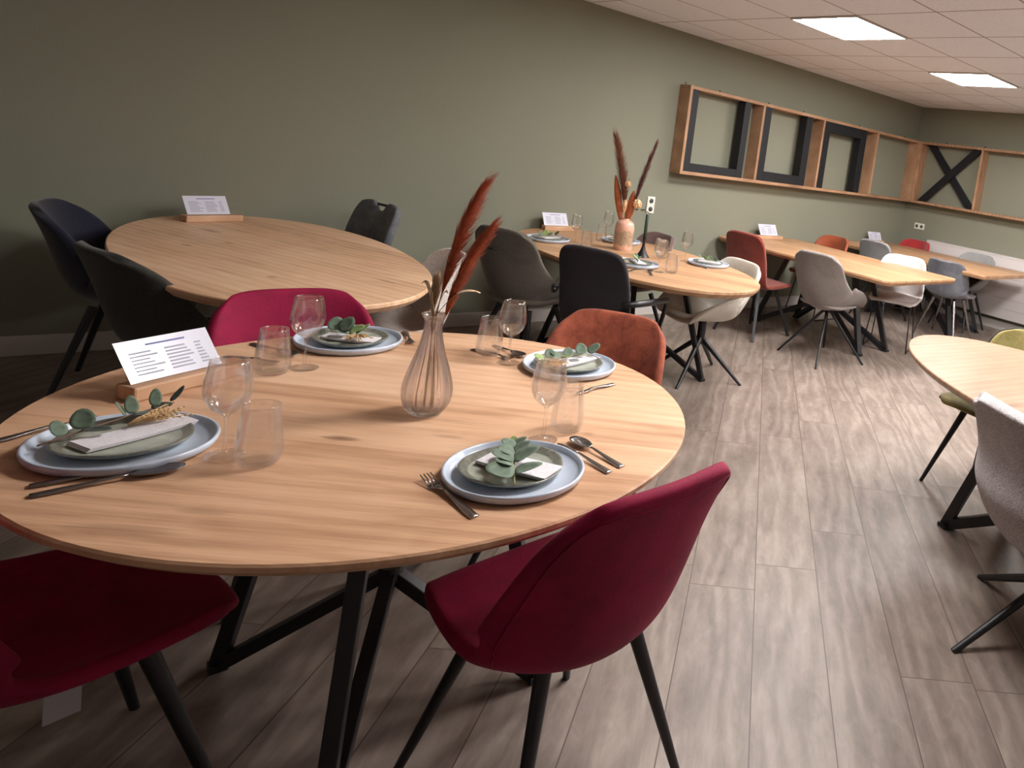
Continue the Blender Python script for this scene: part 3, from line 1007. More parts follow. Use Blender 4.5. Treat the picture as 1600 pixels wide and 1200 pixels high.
# ---------------------------------------------------------------- menu holders
TZ = 0.76
def rows_text(m_title, m_rows, w, h, z0):
    """printed lines as thin raised strips in card space (x across, z up)"""
    m_title.box(-w * .20, w * .22, -.0012, -.0005, z0 + h * .82, z0 + h * .86)
    rng = random.Random(3)
    for i in range(7):
        z = z0 + h * (.66 - i * .085)
        x = -w * .42
        for (a, b) in ((-.40, -.06), (-.03, .25), (.30, .40)):
            e = a + (b - a) * rng.uniform(.55, 1.0)
            m_rows.box(w * a, w * e, -.0012, -.0005, z, z + h * .035)

def menu_holder(x, y, rz, label, cardlabel, L=.275, D=.058, Hh=.036, cw=.205, ch=.105, lean=.5, off=(-.01, 0), simple=False):
    t = thing('menu_holder', label, 'menu holder', (x, y, TZ), rz, 'wooden menu holders')
    MB().box(-L / 2, L / 2, -D / 2, D / 2, 0, Hh).build('block', M['block'], t, bevel=.005)
    c = thing('menu_card', cardlabel, 'menu card', (x, y, TZ), rz, 'white menu cards')
    b = MB().box(-cw / 2, cw / 2, -.0005, .0005, 0, ch).build('card_sheet', M['card'], c)
    m1, m2 = MB(), MB()
    rows_text(m1, m2, cw, ch, 0)
    k = m1.build('printed_title', M['ink_blue'], c)
    k2 = m2.build('printed_rows', M['ink'], c)
    for o in (b, k, k2):
        o.rotation_euler = (-lean, 0, 0)
        o.location = (off[0], off[1], Hh + .0015)
menu_holder(.300, -2.933, math.atan2(.138, .236), 'oak menu block on the foreground round table', 'white printed menu card leaning on the block of the foreground table', lean=.62, off=(-.025, -.004))
menu_holder(.715, -.265, .42, 'oak menu block on the bare oval table', 'white menu card standing on the bare oval table by the wall', off=(-.015, 0))
menu_holder(2.82, -.11, .05, 'oak menu block at the wall end of the middle oval table', 'white menu card at the wall end of the middle oval table', L=.30, off=(-.04, 0))
menu_holder(5.10, -.14, .0, 'oak menu block at the wall end of the nearer rectangular table', 'white menu card at the wall end of the nearer rectangular table', L=.36, cw=.25, ch=.12, off=(.0, 0))
menu_holder(6.95, -.14, -.2, 'oak menu block on the corner table beside the radiator', 'small white menu card on the corner table beside the radiator', L=.26, off=(0, 0))

# ---------------------------------------------------------------- glassware
def glass_profile(kind):
    if kind == 'wine':
        outer = [(.034, 0), (.034, .0015), (.020, .004), (.007, .009), (.0042, .018), (.0036, .05), (.0038, .078), (.007, .088), (.020, .098), (.033, .113), (.0405, .135), (.0405, .155), (.037, .180), (.0325, .205)]
        inner = [(.0318, .205), (.0362, .180), (.0395, .155), (.0395, .135), (.032, .114), (.019, .0995), (.004, .0935)]
    else:
        outer = [(.030, 0), (.036, .004), (.0405, .018), (.041, .035), (.0385, .065), (.034, .100), (.0315, .124)]
        inner = [(.0307, .124), (.0332, .100), (.0377, .065), (.040, .035), (.0393, .020), (.034, .010), (.004, .008)]
    return outer, inner

def prof_spline(pr, n):
    return [tuple(x) for x in spline(pr, n)]

GL = {}
def glass_mesh(kind):
    if kind in GL:
        return GL[kind]
    o, i = glass_profile(kind)
    pr = [(max(r, .002), z) for r, z in (prof_spline(o, 40) + prof_spline(i, 22))]
    m = MB().lathe(pr, 48)
    me = bpy.data.meshes.new(kind + '_glass')
    me.from_pydata(m.v, [], m.f)
    me.update()
    bm = bmesh.new(); bm.from_mesh(me); bmesh.ops.recalc_face_normals(bm, faces=bm.faces); bm.to_mesh(me); bm.free()
    for p in me.polygons:
        p.use_smooth = True
    me.materials.append(M['glass'])
    GL[kind] = me
    return me

def glass(kind, x, y, label, group):
    nm = 'wine_glass' if kind == 'wine' else 'tumbler'
    o = bpy.data.objects.new(nm, glass_mesh(kind))
    C.objects.link(o)
    o.location = (x, y, TZ + .0005)
    tag(o, label, 'glass', group)

G1 = 'glasses on the foreground table'
glass('wine', .300, -3.401, 'stemmed wine glass next to the left plate of the foreground table', G1)
glass('wine', .550, -2.885, 'stemmed wine glass left of the plate at the back of the foreground table', G1)
glass('wine', 1.066, -3.026, 'stemmed wine glass behind the vase, right, on the foreground table', G1)
glass('wine', .880, -3.620, 'stemmed wine glass just behind the nearest plate', G1)
glass('tumbler', .345, -3.462, 'low tumbler nearest the camera, right of the left plate', G1)
glass('tumbler', .474, -2.900, 'low tumbler beside the menu card on the foreground table', G1)
glass('tumbler', 1.050, -2.915, 'low tumbler behind the vase of the foreground table', G1)
glass('tumbler', .962, -3.585, 'low tumbler between the two right hand plates of the foreground table', G1)
G3 = 'glasses on the middle oval table'
glass('wine', 2.615, -.689, 'wine glass beside the menu card of the middle oval table', G3)
glass('wine', 3.041, -.415, 'wine glass just left of the ceramic vase', G3)
glass('wine', 2.624, -1.672, 'wine glass at the near end of the middle oval table', G3)
glass('wine', 3.101, -1.324, 'wine glass at the right side of the middle oval table', G3)
glass('tumbler', 2.585, -.887, 'tumbler in front of the menu card on the middle oval table', G3)
glass('tumbler', 2.90, -.56, 'tumbler left of the ceramic vase', G3)
glass('tumbler', 2.70, -1.70, 'tumbler at the near end of the middle oval table', G3)
glass('tumbler', 2.98, -1.22, 'tumbler right of the candle holder', G3)

# ---------------------------------------------------------------- plates, napkins, cutlery
def plate_mesh(R, h, th, base, mat, rimmat=None, parent=None, name='plate', wob=0.0):
    pr = [(base, 0), (base + .004, .0), (R - .004, h * .45), (R, h * .8), (R, h), (R - th, h), (R - th - .002, h * .75), (R - th - .014, th + .001), (base * .6, th), (.002, th)]
    return pr

def big_plate(x, y, label, seg=64):
    R = .146
    pr = [(R - .03, 0), (R - .012, .001), (R - .003, .008), (R, .018), (R - .001, .0215), (R - .004, .0225), (R - .007, .021), (R - .010, .013), (R - .020, .0075), (R - .05, .0065), (.002, .0065)]
    o = MB().lathe(pr, seg).build('dinner_plate', M['plate_big'], None, True)
    o.location = (x, y, TZ + .0005)
    return tag(o, label, 'plate', 'pale blue dinner plates')

def small_plate(x, y, rz, label, seg=64, parts=True):
    R = .106
    pr = [(R - .035, 0), (R - .02, .002), (R - .004, .011), (R, .0155), (R - .0015, .0175), (R - .006, .0165), (R - .02, .0085), (R - .05, .006), (.002, .0055)]
    V, F = [], []
    m = MB()
    n = len(pr)
    for r, z in pr:
        for k in range(seg):
            a = 2 * PI * k / seg
            wob = 1 + .02 * math.cos(2 * a + 1) + .012 * math.cos(3 * a) + .006 * math.cos(5 * a + 2)
            V.append((r * wob * math.cos(a), r * wob * math.sin(a), z + .0015 * math.cos(2 * a) * (r / R) ** 3))
    for i in range(n - 1):
        for k in range(seg):
            k2 = (k + 1) % seg
            F.append((i * seg + k, i * seg + k2, (i + 1) * seg + k2, (i + 1) * seg + k))
    F.append(tuple(range(seg)))
    F.append(tuple((n - 1) * seg + k for k in range(seg)))
    o = mesh_obj('side_plate', V, F, [M['plate_small'], M['plate_rim']], None, True)
    for p in o.data.polygons:
        if max(o.data.vertices[i].co.z for i in p.vertices) > .0135:
            p.material_index = 1
    o.location = (x, y, TZ + .0085)
    o.rotation_euler = (0, 0, rz)
    return tag(o, label, 'plate', 'grey-green side plates')

def napkin(x, y, rz, L, W, label, z=TZ + .017):
    m = MB()
    for k in range(3):
        n = 10
        V, F = [], []
        for i in range(n + 1):
            u = -1 + 2 * i / n
            zz = .0026 * k + .002 * u * u
            for s in (-1, 1):
                V.append((u * L / 2 + .002 * k, s * W / 2 - .001 * k, zz))
                V.append((u * L / 2 + .002 * k, s * W / 2 - .001 * k, zz + .0022))
        for i in range(n):
            a, b = i * 4, (i + 1) * 4
            F += [(a, b, b + 2, a + 2), (a + 1, a + 3, b + 3, b + 1), (a, a + 1, b + 1, b), (a + 2, b + 2, b + 3, a + 3)]
        F += [(0, 2, 3, 1), (n * 4, n * 4 + 1, n * 4 + 3, n * 4 + 2)]
        m.add(V, F)
    o = m.build('napkin', M['napkin'], None, True)
    smooth_by_angle(o)
    o.location = (x, y, z)
    o.rotation_euler = (0, 0, rz)
    return tag(o, label, 'napkin', 'folded white napkins')

def leaf_mesh(name, r, mat, parent, loc, rot, aspect=1.0, cup=.25, seg=14):
    V = [(0, 0, 0)]
    F = []
    rings = 3
    for i in range(1, rings + 1):
        q = i / rings
        for k in range(seg):
            a = 2 * PI * k / seg
            rr = r * q * (1 + .05 * math.cos(3 * a))
            x, y = rr * math.cos(a), rr * math.sin(a) * aspect
            V.append((x + r, y, cup * (x * x * .3 + y * y) / r))
    for k in range(seg):
        F.append((0, 1 + k, 1 + (k + 1) % seg))
    V[0] = (r, 0, 0)
    for i in range(rings - 1):
        for k in range(seg):
            k2 = (k + 1) % seg
            a, b = 1 + i * seg, 1 + (i + 1) * seg
            F.append((a + k, b + k, b + k2, a + k2))
    o = mesh_obj(name, V, F, mat, parent, True)
    s = o.modifiers.new('solid', 'SOLIDIFY')
    s.thickness = .0008
    o.location = loc
    o.rotation_euler = rot
    return o

def sprig(x, y, rz, label, leaves, L=.13, z=TZ + .032, stem='stem', curve=.0):
    """leaves: list of (pos along, side angle deg, tilt deg, radius, mat, aspect)"""
    t = thing('eucalyptus_sprig', label, 'sprig', (x, y, z), rz, 'eucalyptus sprigs')
    pts = [(L * (i / 6 - .5), curve * math.sin(i / 6 * PI), .002 * math.sin(i / 6 * PI)) for i in range(7)]
    MB().tube(pts, [.0012 + .0008 * (1 - i / 6) for i in range(7)], 6).build('stem', M[stem], t, True)
    for (u, ang, tilt, r, mt, asp) in leaves:
        px = L * (u - .5)
        py = curve * math.sin(u * PI)
        leaf_mesh('leaf', r, M[mt], t, (px, py, .003), Euler((random.uniform(-.3, .3), -math.radians(tilt), math.radians(ang)), 'XYZ'), asp)
    return t

def straw_bunch(x, y, rz, label, n=26, L=.10, z=TZ + .034, spread=.5):
    t = thing('dried_grass', label, 'dried grass', (x, y, z), rz, 'dried grass bunches on the plates')
    rng = random.Random(int(x * 1000))
    m = MB()
    for i in range(n):
        a = rng.uniform(-spread, spread)
        l = L * rng.uniform(.5, 1)
        b = Vector((-L * .5, rng.uniform(-.004, .004), 0))
        d = Vector((math.cos(a), math.sin(a), rng.uniform(0.0, .25)))
        e = b + d * l
        m.tube([b, b.lerp(e, .5) + Vector((0, 0, .003)), e], .0007, 5)
        for j in range(6):
            q = b.lerp(e, .5 + .5 * j / 5)
            m.ball(q, rng.uniform(.0018, .003), 6, (1.4, .8, .8))
    m.build('seed_heads', M['straw'], t, True)
    return t

def loc_rot(o, x, y, rz, z):
    o.location = (x, y, z)
    o.rotation_euler = (0, 0, rz)

def sweep_flat(stations):
    """stations: (x along, half width, z, thickness)"""
    V, F = [], []
    n = len(stations)
    for (x, hw, z, th) in stations:
        V += [(x, -hw, z), (x, -hw * .6, z - th * .5), (x, hw * .6, z - th * .5), (x, hw, z), (x, hw * .6, z + th * .5), (x, -hw * .6, z + th * .5)]
    for i in range(n - 1):
        for k in range(6):
            k2 = (k + 1) % 6
            F.append((i * 6 + k, i * 6 + k2, (i + 1) * 6 + k2, (i + 1) * 6 + k))
    F.append((0, 1, 2, 3, 4, 5))
    F.append(tuple((n - 1) * 6 + k for k in range(6)))
    return V, F

def cutlery(kind, p0, p1, label, mat='steel', z=TZ + .001):
    """p0 = handle end, p1 = working end on the table"""
    L = math.hypot(p1[0] - p0[0], p1[1] - p0[1])
    a = math.atan2(p1[1] - p0[1], p1[0] - p0[0])
    L = max(min(L, .215), .15)
    m = MB()
    t = thing({'fork': 'fork', 'knife': 'knife', 'spoon': 'spoon'}[kind], label, kind, (p0[0], p0[1], z), a, 'cutlery on the tables')
    h = MB()
    hl = L * .62
    V, F = sweep_flat([(0, .0085, .002, .0035), (.004, .010, .002, .004), (.03, .0095, .003, .005), (hl * .6, .006, .006, .004), (hl * .9, .0035, .009, .0035), (hl, .0032, .009, .003)])
    h.add(V, F)
    h.build('handle', M[mat], t, True)
    if kind == 'spoon':
        V, F = [], []
        nu, nv = 16, 5
        cx = hl + (L - hl) / 2
        ra, rb = (L - hl) / 2 + .002, .020
        V.append((cx, 0, .0015))
        for i in range(1, nv + 1):
            q = i / nv
            for k in range(nu):
                th = 2 * PI * k / nu
                V.append((cx + ra * q * math.cos(th), rb * q * math.sin(th) * (1 + .12 * math.cos(th)), .0015 + .0085 * q * q))
        for k in range(nu):
            F.append((0, 1 + k, 1 + (k + 1) % nu))
        for i in range(nv - 1):
            for k in range(nu):
                k2 = (k + 1) % nu
                F.append((1 + i * nu + k, 1 + (i + 1) * nu + k, 1 + (i + 1) * nu + k2, 1 + i * nu + k2))
        o = mesh_obj('bowl', V, F, M[mat], t, True)
        s = o.modifiers.new('solid', 'SOLIDIFY')
        s.thickness = .0012
    elif kind == 'fork':
        V, F = sweep_flat([(hl - .002, .0035, .009, .003), (hl + .015, .007, .006, .002), (hl + .028, .0125, .0035, .002), (hl + .038, .0128, .004, .0018)])
        m.add(V, F)
        for k in range(4):
            yy = -.0108 + k * .0072
            m.bar((hl + .037, yy, .004), (L, yy * .95, .012), .0030, .0018, w2=.0018)
        m.build('tines', M[mat], t, True)
    else:
        V, F = sweep_flat([(hl - .002, .0035, .009, .004), (hl + .01, .008, .006, .0018), (hl + .05, .0095, .006, .0015), (L - .006, .006, .006, .001), (L, .001, .006, .0006)])
        m.add(V, F)
        m.build('blade', M[mat], t, True)
    return t

def settings():
    # nearest plate
    x, y = .742, -3.763
    big_plate(x, y, 'pale blue dinner plate nearest the camera')
    small_plate(x - .004, y + .008, .4, 'grey-green side plate nearest the camera')
    napkin(.752, -3.758, -1.07, .17, .07, 'folded white napkin on the nearest plate')
    sprig(.738, -3.762, 1.135, 'eucalyptus sprig with round green leaves on the nearest plate',
          [(.16, 80, 14, .030, 'leaf', 1), (.18, -75, 14, .029, 'leaf', 1), (.36, 95, 22, .022, 'leaf', 1), (.44, -60, 24, .031, 'leaf', 1), (.50, 80, 20, .026, 'leaf', 1),
           (.66, 85, 24, .020, 'leaf', 1), (.70, -60, 26, .021, 'leaf', 1), (.84, 60, 22, .017, 'leaf', 1), (.86, -50, 25, .017, 'leaf', 1), (.96, 10, 35, .009, 'leaf_lime', 1)], L=.205)
    cutlery('fork', (.603, -3.892), (.583, -3.690), 'fork left of the nearest plate')
    cutlery('knife', (.923, -3.855), (.895, -3.665), 'knife right of the nearest plate')
    cutlery('spoon', (.963, -3.845), (.939, -3.655), 'spoon right of the nearest plate, outermost')
    # left plate
    x, y = .164, -3.285
    big_plate(x, y, 'pale blue dinner plate at the left of the foreground table')
    small_plate(x + .0, y + .008, 1.2, 'grey-green side plate at the left of the foreground table')
    napkin(.178, -3.262, .44, .185, .06, 'folded white napkin on the left plate')
    sprig(.148, -3.208, .644, 'long eucalyptus sprig with sparse leaves on the left plate',
          [(.16, 100, 55, .017, 'leaf', .8), (.30, 60, 60, .021, 'leaf', .9), (.30, -80, 5, .024, 'leaf_dark', .7), (.60, 120, 60, .018, 'leaf', .7), (.66, 80, 70, .020, 'leaf', .6), (.66, -60, 5, .022, 'leaf', .6),
           (.84, 50, 60, .020, 'leaf', .55), (.80, -30, 5, .018, 'leaf_dark', .7), (.97, 10, 35, .022, 'leaf_dark', .3)], L=.26, stem='stem_brown', z=TZ + .030)
    straw_bunch(.215, -3.223, .46, 'pale dried grass heads on the left plate', 26, .10)
    cutlery('knife', (.033, -3.404), (.215, -3.412), 'knife in front of the left plate, closest to it', 'steel_dark')
    cutlery('spoon', (.033, -3.447), (.235, -3.437), 'spoon in front of the left plate, at the table edge side', 'steel_dark')
    cutlery('fork', (-.02, -3.17), (.13, -3.105), 'fork behind the left plate, mostly hidden', 'steel_dark')
    # back plate
    x, y = .712, -2.686
    big_plate(x, y, 'pale blue dinner plate at the back of the foreground table')
    small_plate(x + .004, y + .006, 2.2, 'grey-green side plate at the back of the foreground table')
    napkin(x + .0, y - .01, -.75, .15, .06, 'folded white napkin on the back plate')
    sprig(.708, -2.690, -.9, 'eucalyptus sprig with one lime leaf on the back plate',
          [(.1, 120, 35, .028, 'leaf', .8), (.25, 60, 50, .028, 'leaf', .9), (.4, 100, 50, .026, 'leaf', .9), (.5, 30, 30, .024, 'leaf_lime', 1), (.7, 50, 40, .024, 'leaf_lime', .9), (.3, -60, 10, .024, 'leaf', .8)], L=.12)
    straw_bunch(x + .0, y - .065, -1.9, 'golden dried grass hanging over the back plate edge', 26, .10)
    cutlery('knife', (.40, -2.73), (.50, -2.83), 'knife behind the tumbler left of the back plate', 'steel_dark')
    cutlery('spoon', (.48, -2.62), (.55, -2.79), 'spoon left of the back plate', 'steel_dark')
    cutlery('fork', (.900, -2.60), (.868, -2.765), 'fork right of the back plate', 'steel_dark')
    # right plate
    x, y = 1.215, -3.145
    big_plate(x, y, 'pale blue dinner plate at the right of the foreground table')
    small_plate(x + .0, y + .008, 3.2, 'grey-green side plate at the right of the foreground table')
    napkin(x + .02, y + .01, .25, .17, .06, 'folded white napkin on the right plate')
    sprig(1.215, -3.128, .06, 'eucalyptus sprig with round leaves on the right plate',
          [(.0, 150, 25, .018, 'leaf_lime', .9), (.15, 80, 35, .020, 'leaf', .9), (.3, 100, 20, .022, 'leaf', .9), (.35, -60, 20, .020, 'leaf_lime', .9), (.5, 60, 40, .018, 'leaf', .9), (.62, -70, 20, .022, 'leaf', .9), (.8, 70, 45, .022, 'leaf', .9), (.98, 5, 40, .024, 'leaf', .9)], L=.17)
    straw_bunch(1.14, -3.187, 3.1, 'golden dried grass on the right plate', 22, .09)
    cutlery('fork', (1.02, -2.86), (1.09, -3.02), 'fork behind the right plate, next to the knife', 'steel_dark')
    cutlery('spoon', (1.10, -2.84), (1.13, -3.0), 'spoon behind the right plate', 'steel_dark')
    cutlery('knife', (1.262, -3.335), (1.11, -3.375), 'knife in front of the right plate', 'steel')
settings()

def far_settings():
    data = [(2.46, -.60, 'at the left of the middle oval table'), (2.60, -1.47, 'nearest the black chair on the middle oval table'),
            (3.20, -1.46, 'at the near right end of the middle oval table'), (3.05, -.60, 'behind the ceramic vase on the middle oval table')]
    for i, (x, y, w_) in enumerate(data):
        big_plate(x, y, 'pale dinner plate ' + w_, 40)
        small_plate(x, y + .004, i * 1.3, 'grey-green side plate ' + w_, 40)
        napkin(x + .01, y, .3 + i, .15, .06, 'folded white napkin ' + w_)
        sprig(x, y, .2 + i * .9, 'small eucalyptus sprig ' + w_,
              [(.1, 120, 40, .02, 'leaf', .9), (.3, 60, 50, .022, 'leaf_lime', .9), (.5, -80, 40, .02, 'leaf', .9), (.7, 80, 50, .02, 'leaf_lime', .9), (.95, 0, 45, .02, 'leaf', .9)], L=.13)
    cutlery('spoon', (2.50, -.80), (2.56, -.86), 'spoon near the left plate of the middle oval table', 'steel')
    cutlery('spoon', (2.50, -1.78), (2.57, -1.66), 'spoon near the wine glass at the near end of the middle oval table', 'steel')
    cutlery('knife', (2.42, -1.66), (2.52, -1.60), 'knife beside the near plate of the middle oval table', 'steel')
    cutlery('fork', (3.08, -1.60), (3.10, -1.40), 'fork left of the right-end plate on the middle oval table', 'steel')
far_settings()

# ---------------------------------------------------------------- vases and dried flowers
def bez(a, b, c, n):
    a, b, c = Vector(a), Vector(b), Vector(c)
    return [a * (1 - t) ** 2 + b * 2 * t * (1 - t) + c * t * t for t in [i / (n - 1) for i in range(n)]]

def plume(name, label, base, mid, tip, start, mat, stemmat, hair=.05, n=420, group=None, width=1.0, seed=1, droop=(0.2, 0, -.1), thin=.0006):
    t = thing(name, label, 'dried plume', base, 0, group)
    B = Vector(base)
    pts = [p - B for p in bez(base, mid, tip, 24)]
    MB().tube(pts, [.0018 - .0013 * i / 23 for i in range(24)], 6).build('stalk', stemmat, t, True)
    rng = random.Random(seed)
    m = MB()
    D = Vector(droop)
    for i in range(n):
        u = start + (1 - start) * rng.random() ** 0.9
        k = min(int(u * 23), 22)
        p = pts[k].lerp(pts[k + 1], u * 23 - k)
        d = (pts[k + 1] - pts[k]).normalized()
        r = Vector((rng.gauss(0, 1), rng.gauss(0, 1), rng.gauss(0, .4)))
        r = (r - d * r.dot(d)).normalized()
        env = math.sin(min(1, (u - start) / (1 - start) * 1.0 + .08) * PI * .95) ** .6
        l = hair * (.5 + .6 * rng.random())
        q = p + (d * .95 + r * .16 * width * (.4 + env) + D * .2) * l * .6
        e = q + (d * .8 + r * .22 * width * env + D * .6) * l * .5
        m.tube([p, q, e], [thin * 1.6, thin, thin * .3], 3, False)
    m.build('plume_hairs', mat, t, False)
    return t

def main_vase():
    x, y = .708, -3.334
    outer = [(.030, 0), (.037, .003), (.049, .018), (.0555, .045), (.055, .075), (.046, .115), (.034, .155), (.0245, .195), (.0205, .225), (.021, .245), (.027, .257), (.0285, .262)]
    inner = [(.0255, .262), (.0235, .256), (.0180, .245), (.0175, .225), (.0215, .195), (.030, .157), (.042, .116), (.051, .075), (.051, .045), (.044, .024), (.030, .016), (.003, .014)]
    oo, ii = prof_spline(outer, 44), prof_spline(inner, 40)
    pr = [(max(r, .002), z) for r, z in oo + ii]
    amp = [(.045 if .012 < z < .22 else .012) * (1 if k < 44 else 0.0) * min(1, max(0, (z - .005) / .03)) for k, (r, z) in enumerate(pr)]
    m = MB().lathe(pr, 112, ribs=14, amp=amp)
    o = m.build('glass_vase', M['vase_glass'], None, True)
    o.location = (x, y, TZ + .0005)
    tag(o, 'ribbed clear glass bottle vase in the centre of the foreground table', 'vase')
    zb = TZ + .018
    plume('pampas_stem', 'tall rust pampas plume leaning right in the glass vase', (x - .006, y + .004, zb), (x - .002, y + .012, TZ + .36), (x + .078, y - .002, TZ + .575), .46, M['rust_plume'], M['stem_brown'], .075, 1000, 'dried stems in the glass vase', 1.25, 1, (.2, -.23, -.12), .0006)
    plume('pampas_stem', 'shorter rust pampas plume leaning further right in the glass vase', (x + .006, y, zb), (x + .006, y + .006, TZ + .30), (x + .088, y - .034, TZ + .47), .44, M['rust_plume'], M['stem_brown'], .07, 900, 'dried stems in the glass vase', 1.25, 2, (.2, -.23, -.12), .0006)
    plume('pampas_stem', 'short beige fluffy stem at the neck of the glass vase', (x, y + .004, zb), (x + .002, y + .01, TZ + .26), (x + .010, y + .03, TZ + .335), .68, M['beige_leaf'], M['stem_brown'], .035, 500, 'dried stems in the glass vase', 1.6, 5, (0, 0, 0), .0006)
    # beige dried leaf with curled tip
    t = thing('dried_leaf_stem', 'beige dried stem with a curled leaf at the neck of the glass vase', 'dried stem', (x, y, zb), 0, 'dried stems in the glass vase')
    MB().tube([(0, 0, 0), (.002, .004, .12), (-.004, .002, .24), (-.012, 0, .30)], [.0035, .0035, .003, .002], 8).build('stalk', M['beige_leaf'], t, True)
    for (dx, dy, dz, ww, c) in ((.075, -.045, .075, .011, .03), (-.03, .02, .09, .012, .0), (.02, -.02, .07, .010, .0)):
        V, F = [], []
        n = 12
        for i in range(n + 1):
            u = i / n
            cx = dx * u + c * max(0, u - .6) * 1.2
            cy = dy * u
            cz = .235 + dz * math.sin(u * PI * .62) * 1.0
            hw = ww * math.sin(PI * min(1, u * .92 + .08)) ** .8 + .0006
            V += [(cx - hw * .5, cy - hw * .8, cz), (cx + hw * .5, cy + hw * .8, cz + .002)]
        for i in range(n):
            F.append((2 * i, 2 * i + 1, 2 * i + 3, 2 * i + 2))
        o = mesh_obj('dried_leaf', V, F, M['beige_leaf'], t, True)
        s = o.modifiers.new('solid', 'SOLIDIFY'); s.thickness = .001
main_vase()

def glaze_vase_mat():
    t = NT('two_tone_ceramic')
    o = t.obj()
    sep = t.n('ShaderNodeSeparateXYZ'); t.l(o, sep.inputs[0])
    n1 = t.noise(o, 22, 4, .6, .6)
    n2 = t.noise(o, 70, 4, .7, .3)
    h = t.math('ADD', sep.outputs[2], t.math('MULTIPLY', t.math('SUBTRACT', n1, .5), .09))
    mask = t.ramp(h, [(.03, (0, 0, 0, 1)), (.045, (1, 1, 1, 1)), (.13, (1, 1, 1, 1)), (.145, (0, 0, 0, 1))])
    pink = t.ramp(n2, [(.3, srgb(206, 152, 130)), (.7, srgb(226, 178, 156))])
    grey = t.ramp(n2, [(.35, srgb(140, 118, 92)), (.65, srgb(190, 160, 136))])
    c = t.mix(mask, pink, grey)
    t.bsdf(c, .3, None, 0, .5, 0, .4)
    return t.m
M['ceramic'] = glaze_vase_mat()

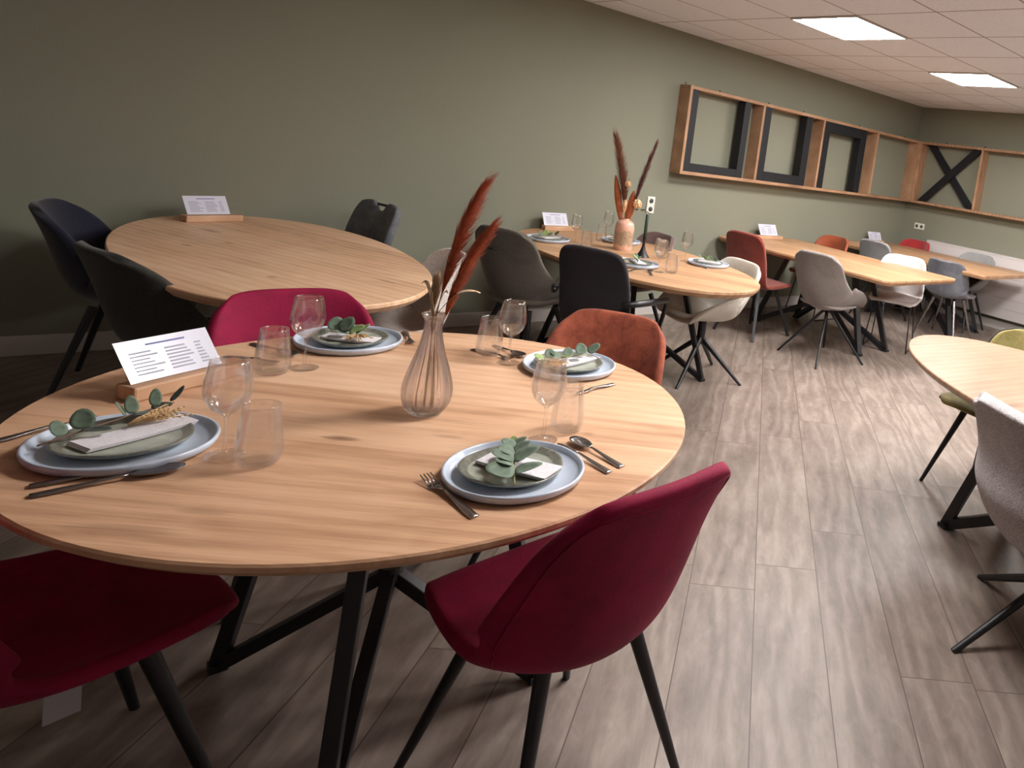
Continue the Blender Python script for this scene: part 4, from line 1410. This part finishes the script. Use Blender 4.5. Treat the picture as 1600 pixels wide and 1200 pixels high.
def second_vase():
    x, y = 2.859, -.911
    outer = [(.058, 0), (.064, .004), (.066, .05), (.067, .12), (.066, .165), (.058, .195), (.040, .210), (.026, .216), (.024, .225)]
    inner = [(.019, .225), (.021, .212), (.04, .200), (.058, .18), (.06, .12), (.058, .02), (.003, .012)]
    pr = [(max(r, .002), z) for r, z in prof_spline(outer, 36) + prof_spline(inner, 20)]
    o = MB().lathe(pr, 48).build('ceramic_vase', M['ceramic'], None, True)
    o.location = (x, y, TZ + .0005)
    tag(o, 'pink and grey speckled ceramic bottle vase on the middle oval table', 'vase')
    G = 'dried stems in the ceramic vase'
    zb = TZ + .05
    plume('pampas_stem', 'tall brown plume pointing up left in the ceramic vase', (x, y, zb), (x + .02, y + .02, TZ + .36), (x - .05, y + .16, TZ + .77), .38, M['brown_plume'], M['stem_brown'], .10, 900, G, 1.9, 3, (.0, .0, 0), .0010)
    plume('pampas_stem', 'dark plum-brown plume leaning right in the ceramic vase', (x + .004, y, zb), (x + .03, y - .01, TZ + .34), (x + .136, y - .043, TZ + .75), .45, M['plum_plume'], M['stem_brown'], .08, 700, G, 1.3, 4, (.0, 0, 0), .0010)
    def blade(name, label, tip, wid, mat, ztop, cat='dried leaf'):
        t = thing(name, label, cat, (x, y, zb), 0, G)
        V, F = [], []
        n = 16
        for i in range(n + 1):
            u = i / n
            q = max(0, (u - .3) / .7)
            hw = wid * math.sin(PI * min(1, q * .96 + .04)) ** .7 * (1 if u > .3 else 0) + .002
            c = Vector((tip[0] * u, tip[1] * u, (ztop - .05) * u))
            V += [(c.x - hw * .75, c.y + hw * .6, c.z), (c.x, c.y - .004, c.z), (c.x + hw * .75, c.y - hw * .6, c.z)]
        for i in range(n):
            F += [(3 * i, 3 * i + 1, 3 * i + 4, 3 * i + 3), (3 * i + 1, 3 * i + 2, 3 * i + 5, 3 * i + 4)]
        o = mesh_obj('blade', V, F, mat, t, True)
        s = o.modifiers.new('solid', 'SOLIDIFY'); s.thickness = .003
        return t
    blade('palm_leaf', 'orange dried palm leaf at the left in the ceramic vase', (-.045, .125), .024, M['orange_leaf'], .52)
    blade('palm_leaf', 'rust dried palm leaf at the right in the ceramic vase', (.040, .005), .026, M['orange_leaf'], .43)
    def bud(name, label, dx, dy, dz, r, mat, sq=(1, 1, 1)):
        t = thing(name, label, 'dried flower', (x, y, zb), 0, G)
        MB().tube([(0, 0, 0), (dx * .4, dy * .4, dz * .5), (dx, dy, dz)], .002, 6).build('stalk', M['straw'], t, True)
        m = MB().ball((dx, dy, dz), r, 14, sq)
        rng = random.Random(9)
        for i in range(40):
            d = Vector((rng.gauss(0, 1), rng.gauss(0, 1), rng.gauss(0, 1))).normalized()
            c = Vector((dx, dy, dz)) + Vector((d.x * sq[0], d.y * sq[1], d.z * sq[2])) * r
            m.ball(c, r * .22, 6)
        m.build('flower_head', mat, t, True)
        return t
    bud('banksia', 'long cream spike flower in the ceramic vase', -.002, .03, .26, .017, M['cream_flower'], (.9, .9, 2.8))
    bud('straw_flower', 'small pale round flower between the plumes', .013, .050, .42, .022, M['cream_flower'])
    bud('straw_flower', 'yellow-cream round flower right of the ceramic vase mouth', .062, -.025, .29, .030, M['cream_flower'])
    t = sprig(x + .085, y - .05, -.4, 'small green leaf sprig hanging beside the ceramic vase mouth', [(.1, 60, 10, .018, 'leaf_dark', .8), (.5, -60, 20, .02, 'leaf', .8), (.8, 40, -20, .018, 'leaf_dark', .8)], L=.10, z=TZ + .29)
second_vase()

def candle():
    x, y = 2.845, -1.18
    t = thing('candle_holder', 'black flared candle holder beside the ceramic vase', 'candle holder', (x, y, TZ), 0)
    pr = prof_spline([(.047, 0), (.046, .003), (.034, .02), (.020, .045), (.011, .075), (.009, .10), (.012, .125), (.016, .14)], 30)
    smooth_by_angle(MB().lathe(pr + [(.012, .14), (.012, .13)], 32).build('holder_body', M['black_metal'], t, True))
    c = thing('candle', 'dark green taper candle in the black holder', 'candle', (x, y, TZ + .131), 0)
    MB().lathe([(.0115, 0), (.0112, .10), (.010, .16), (.006, .165)], 20).build('wax', M['candle'], c, True)
    MB().tube([(0, 0, .163), (.001, 0, .176)], .0012, 6).build('wick', M['napkin'], c, True)
candle()
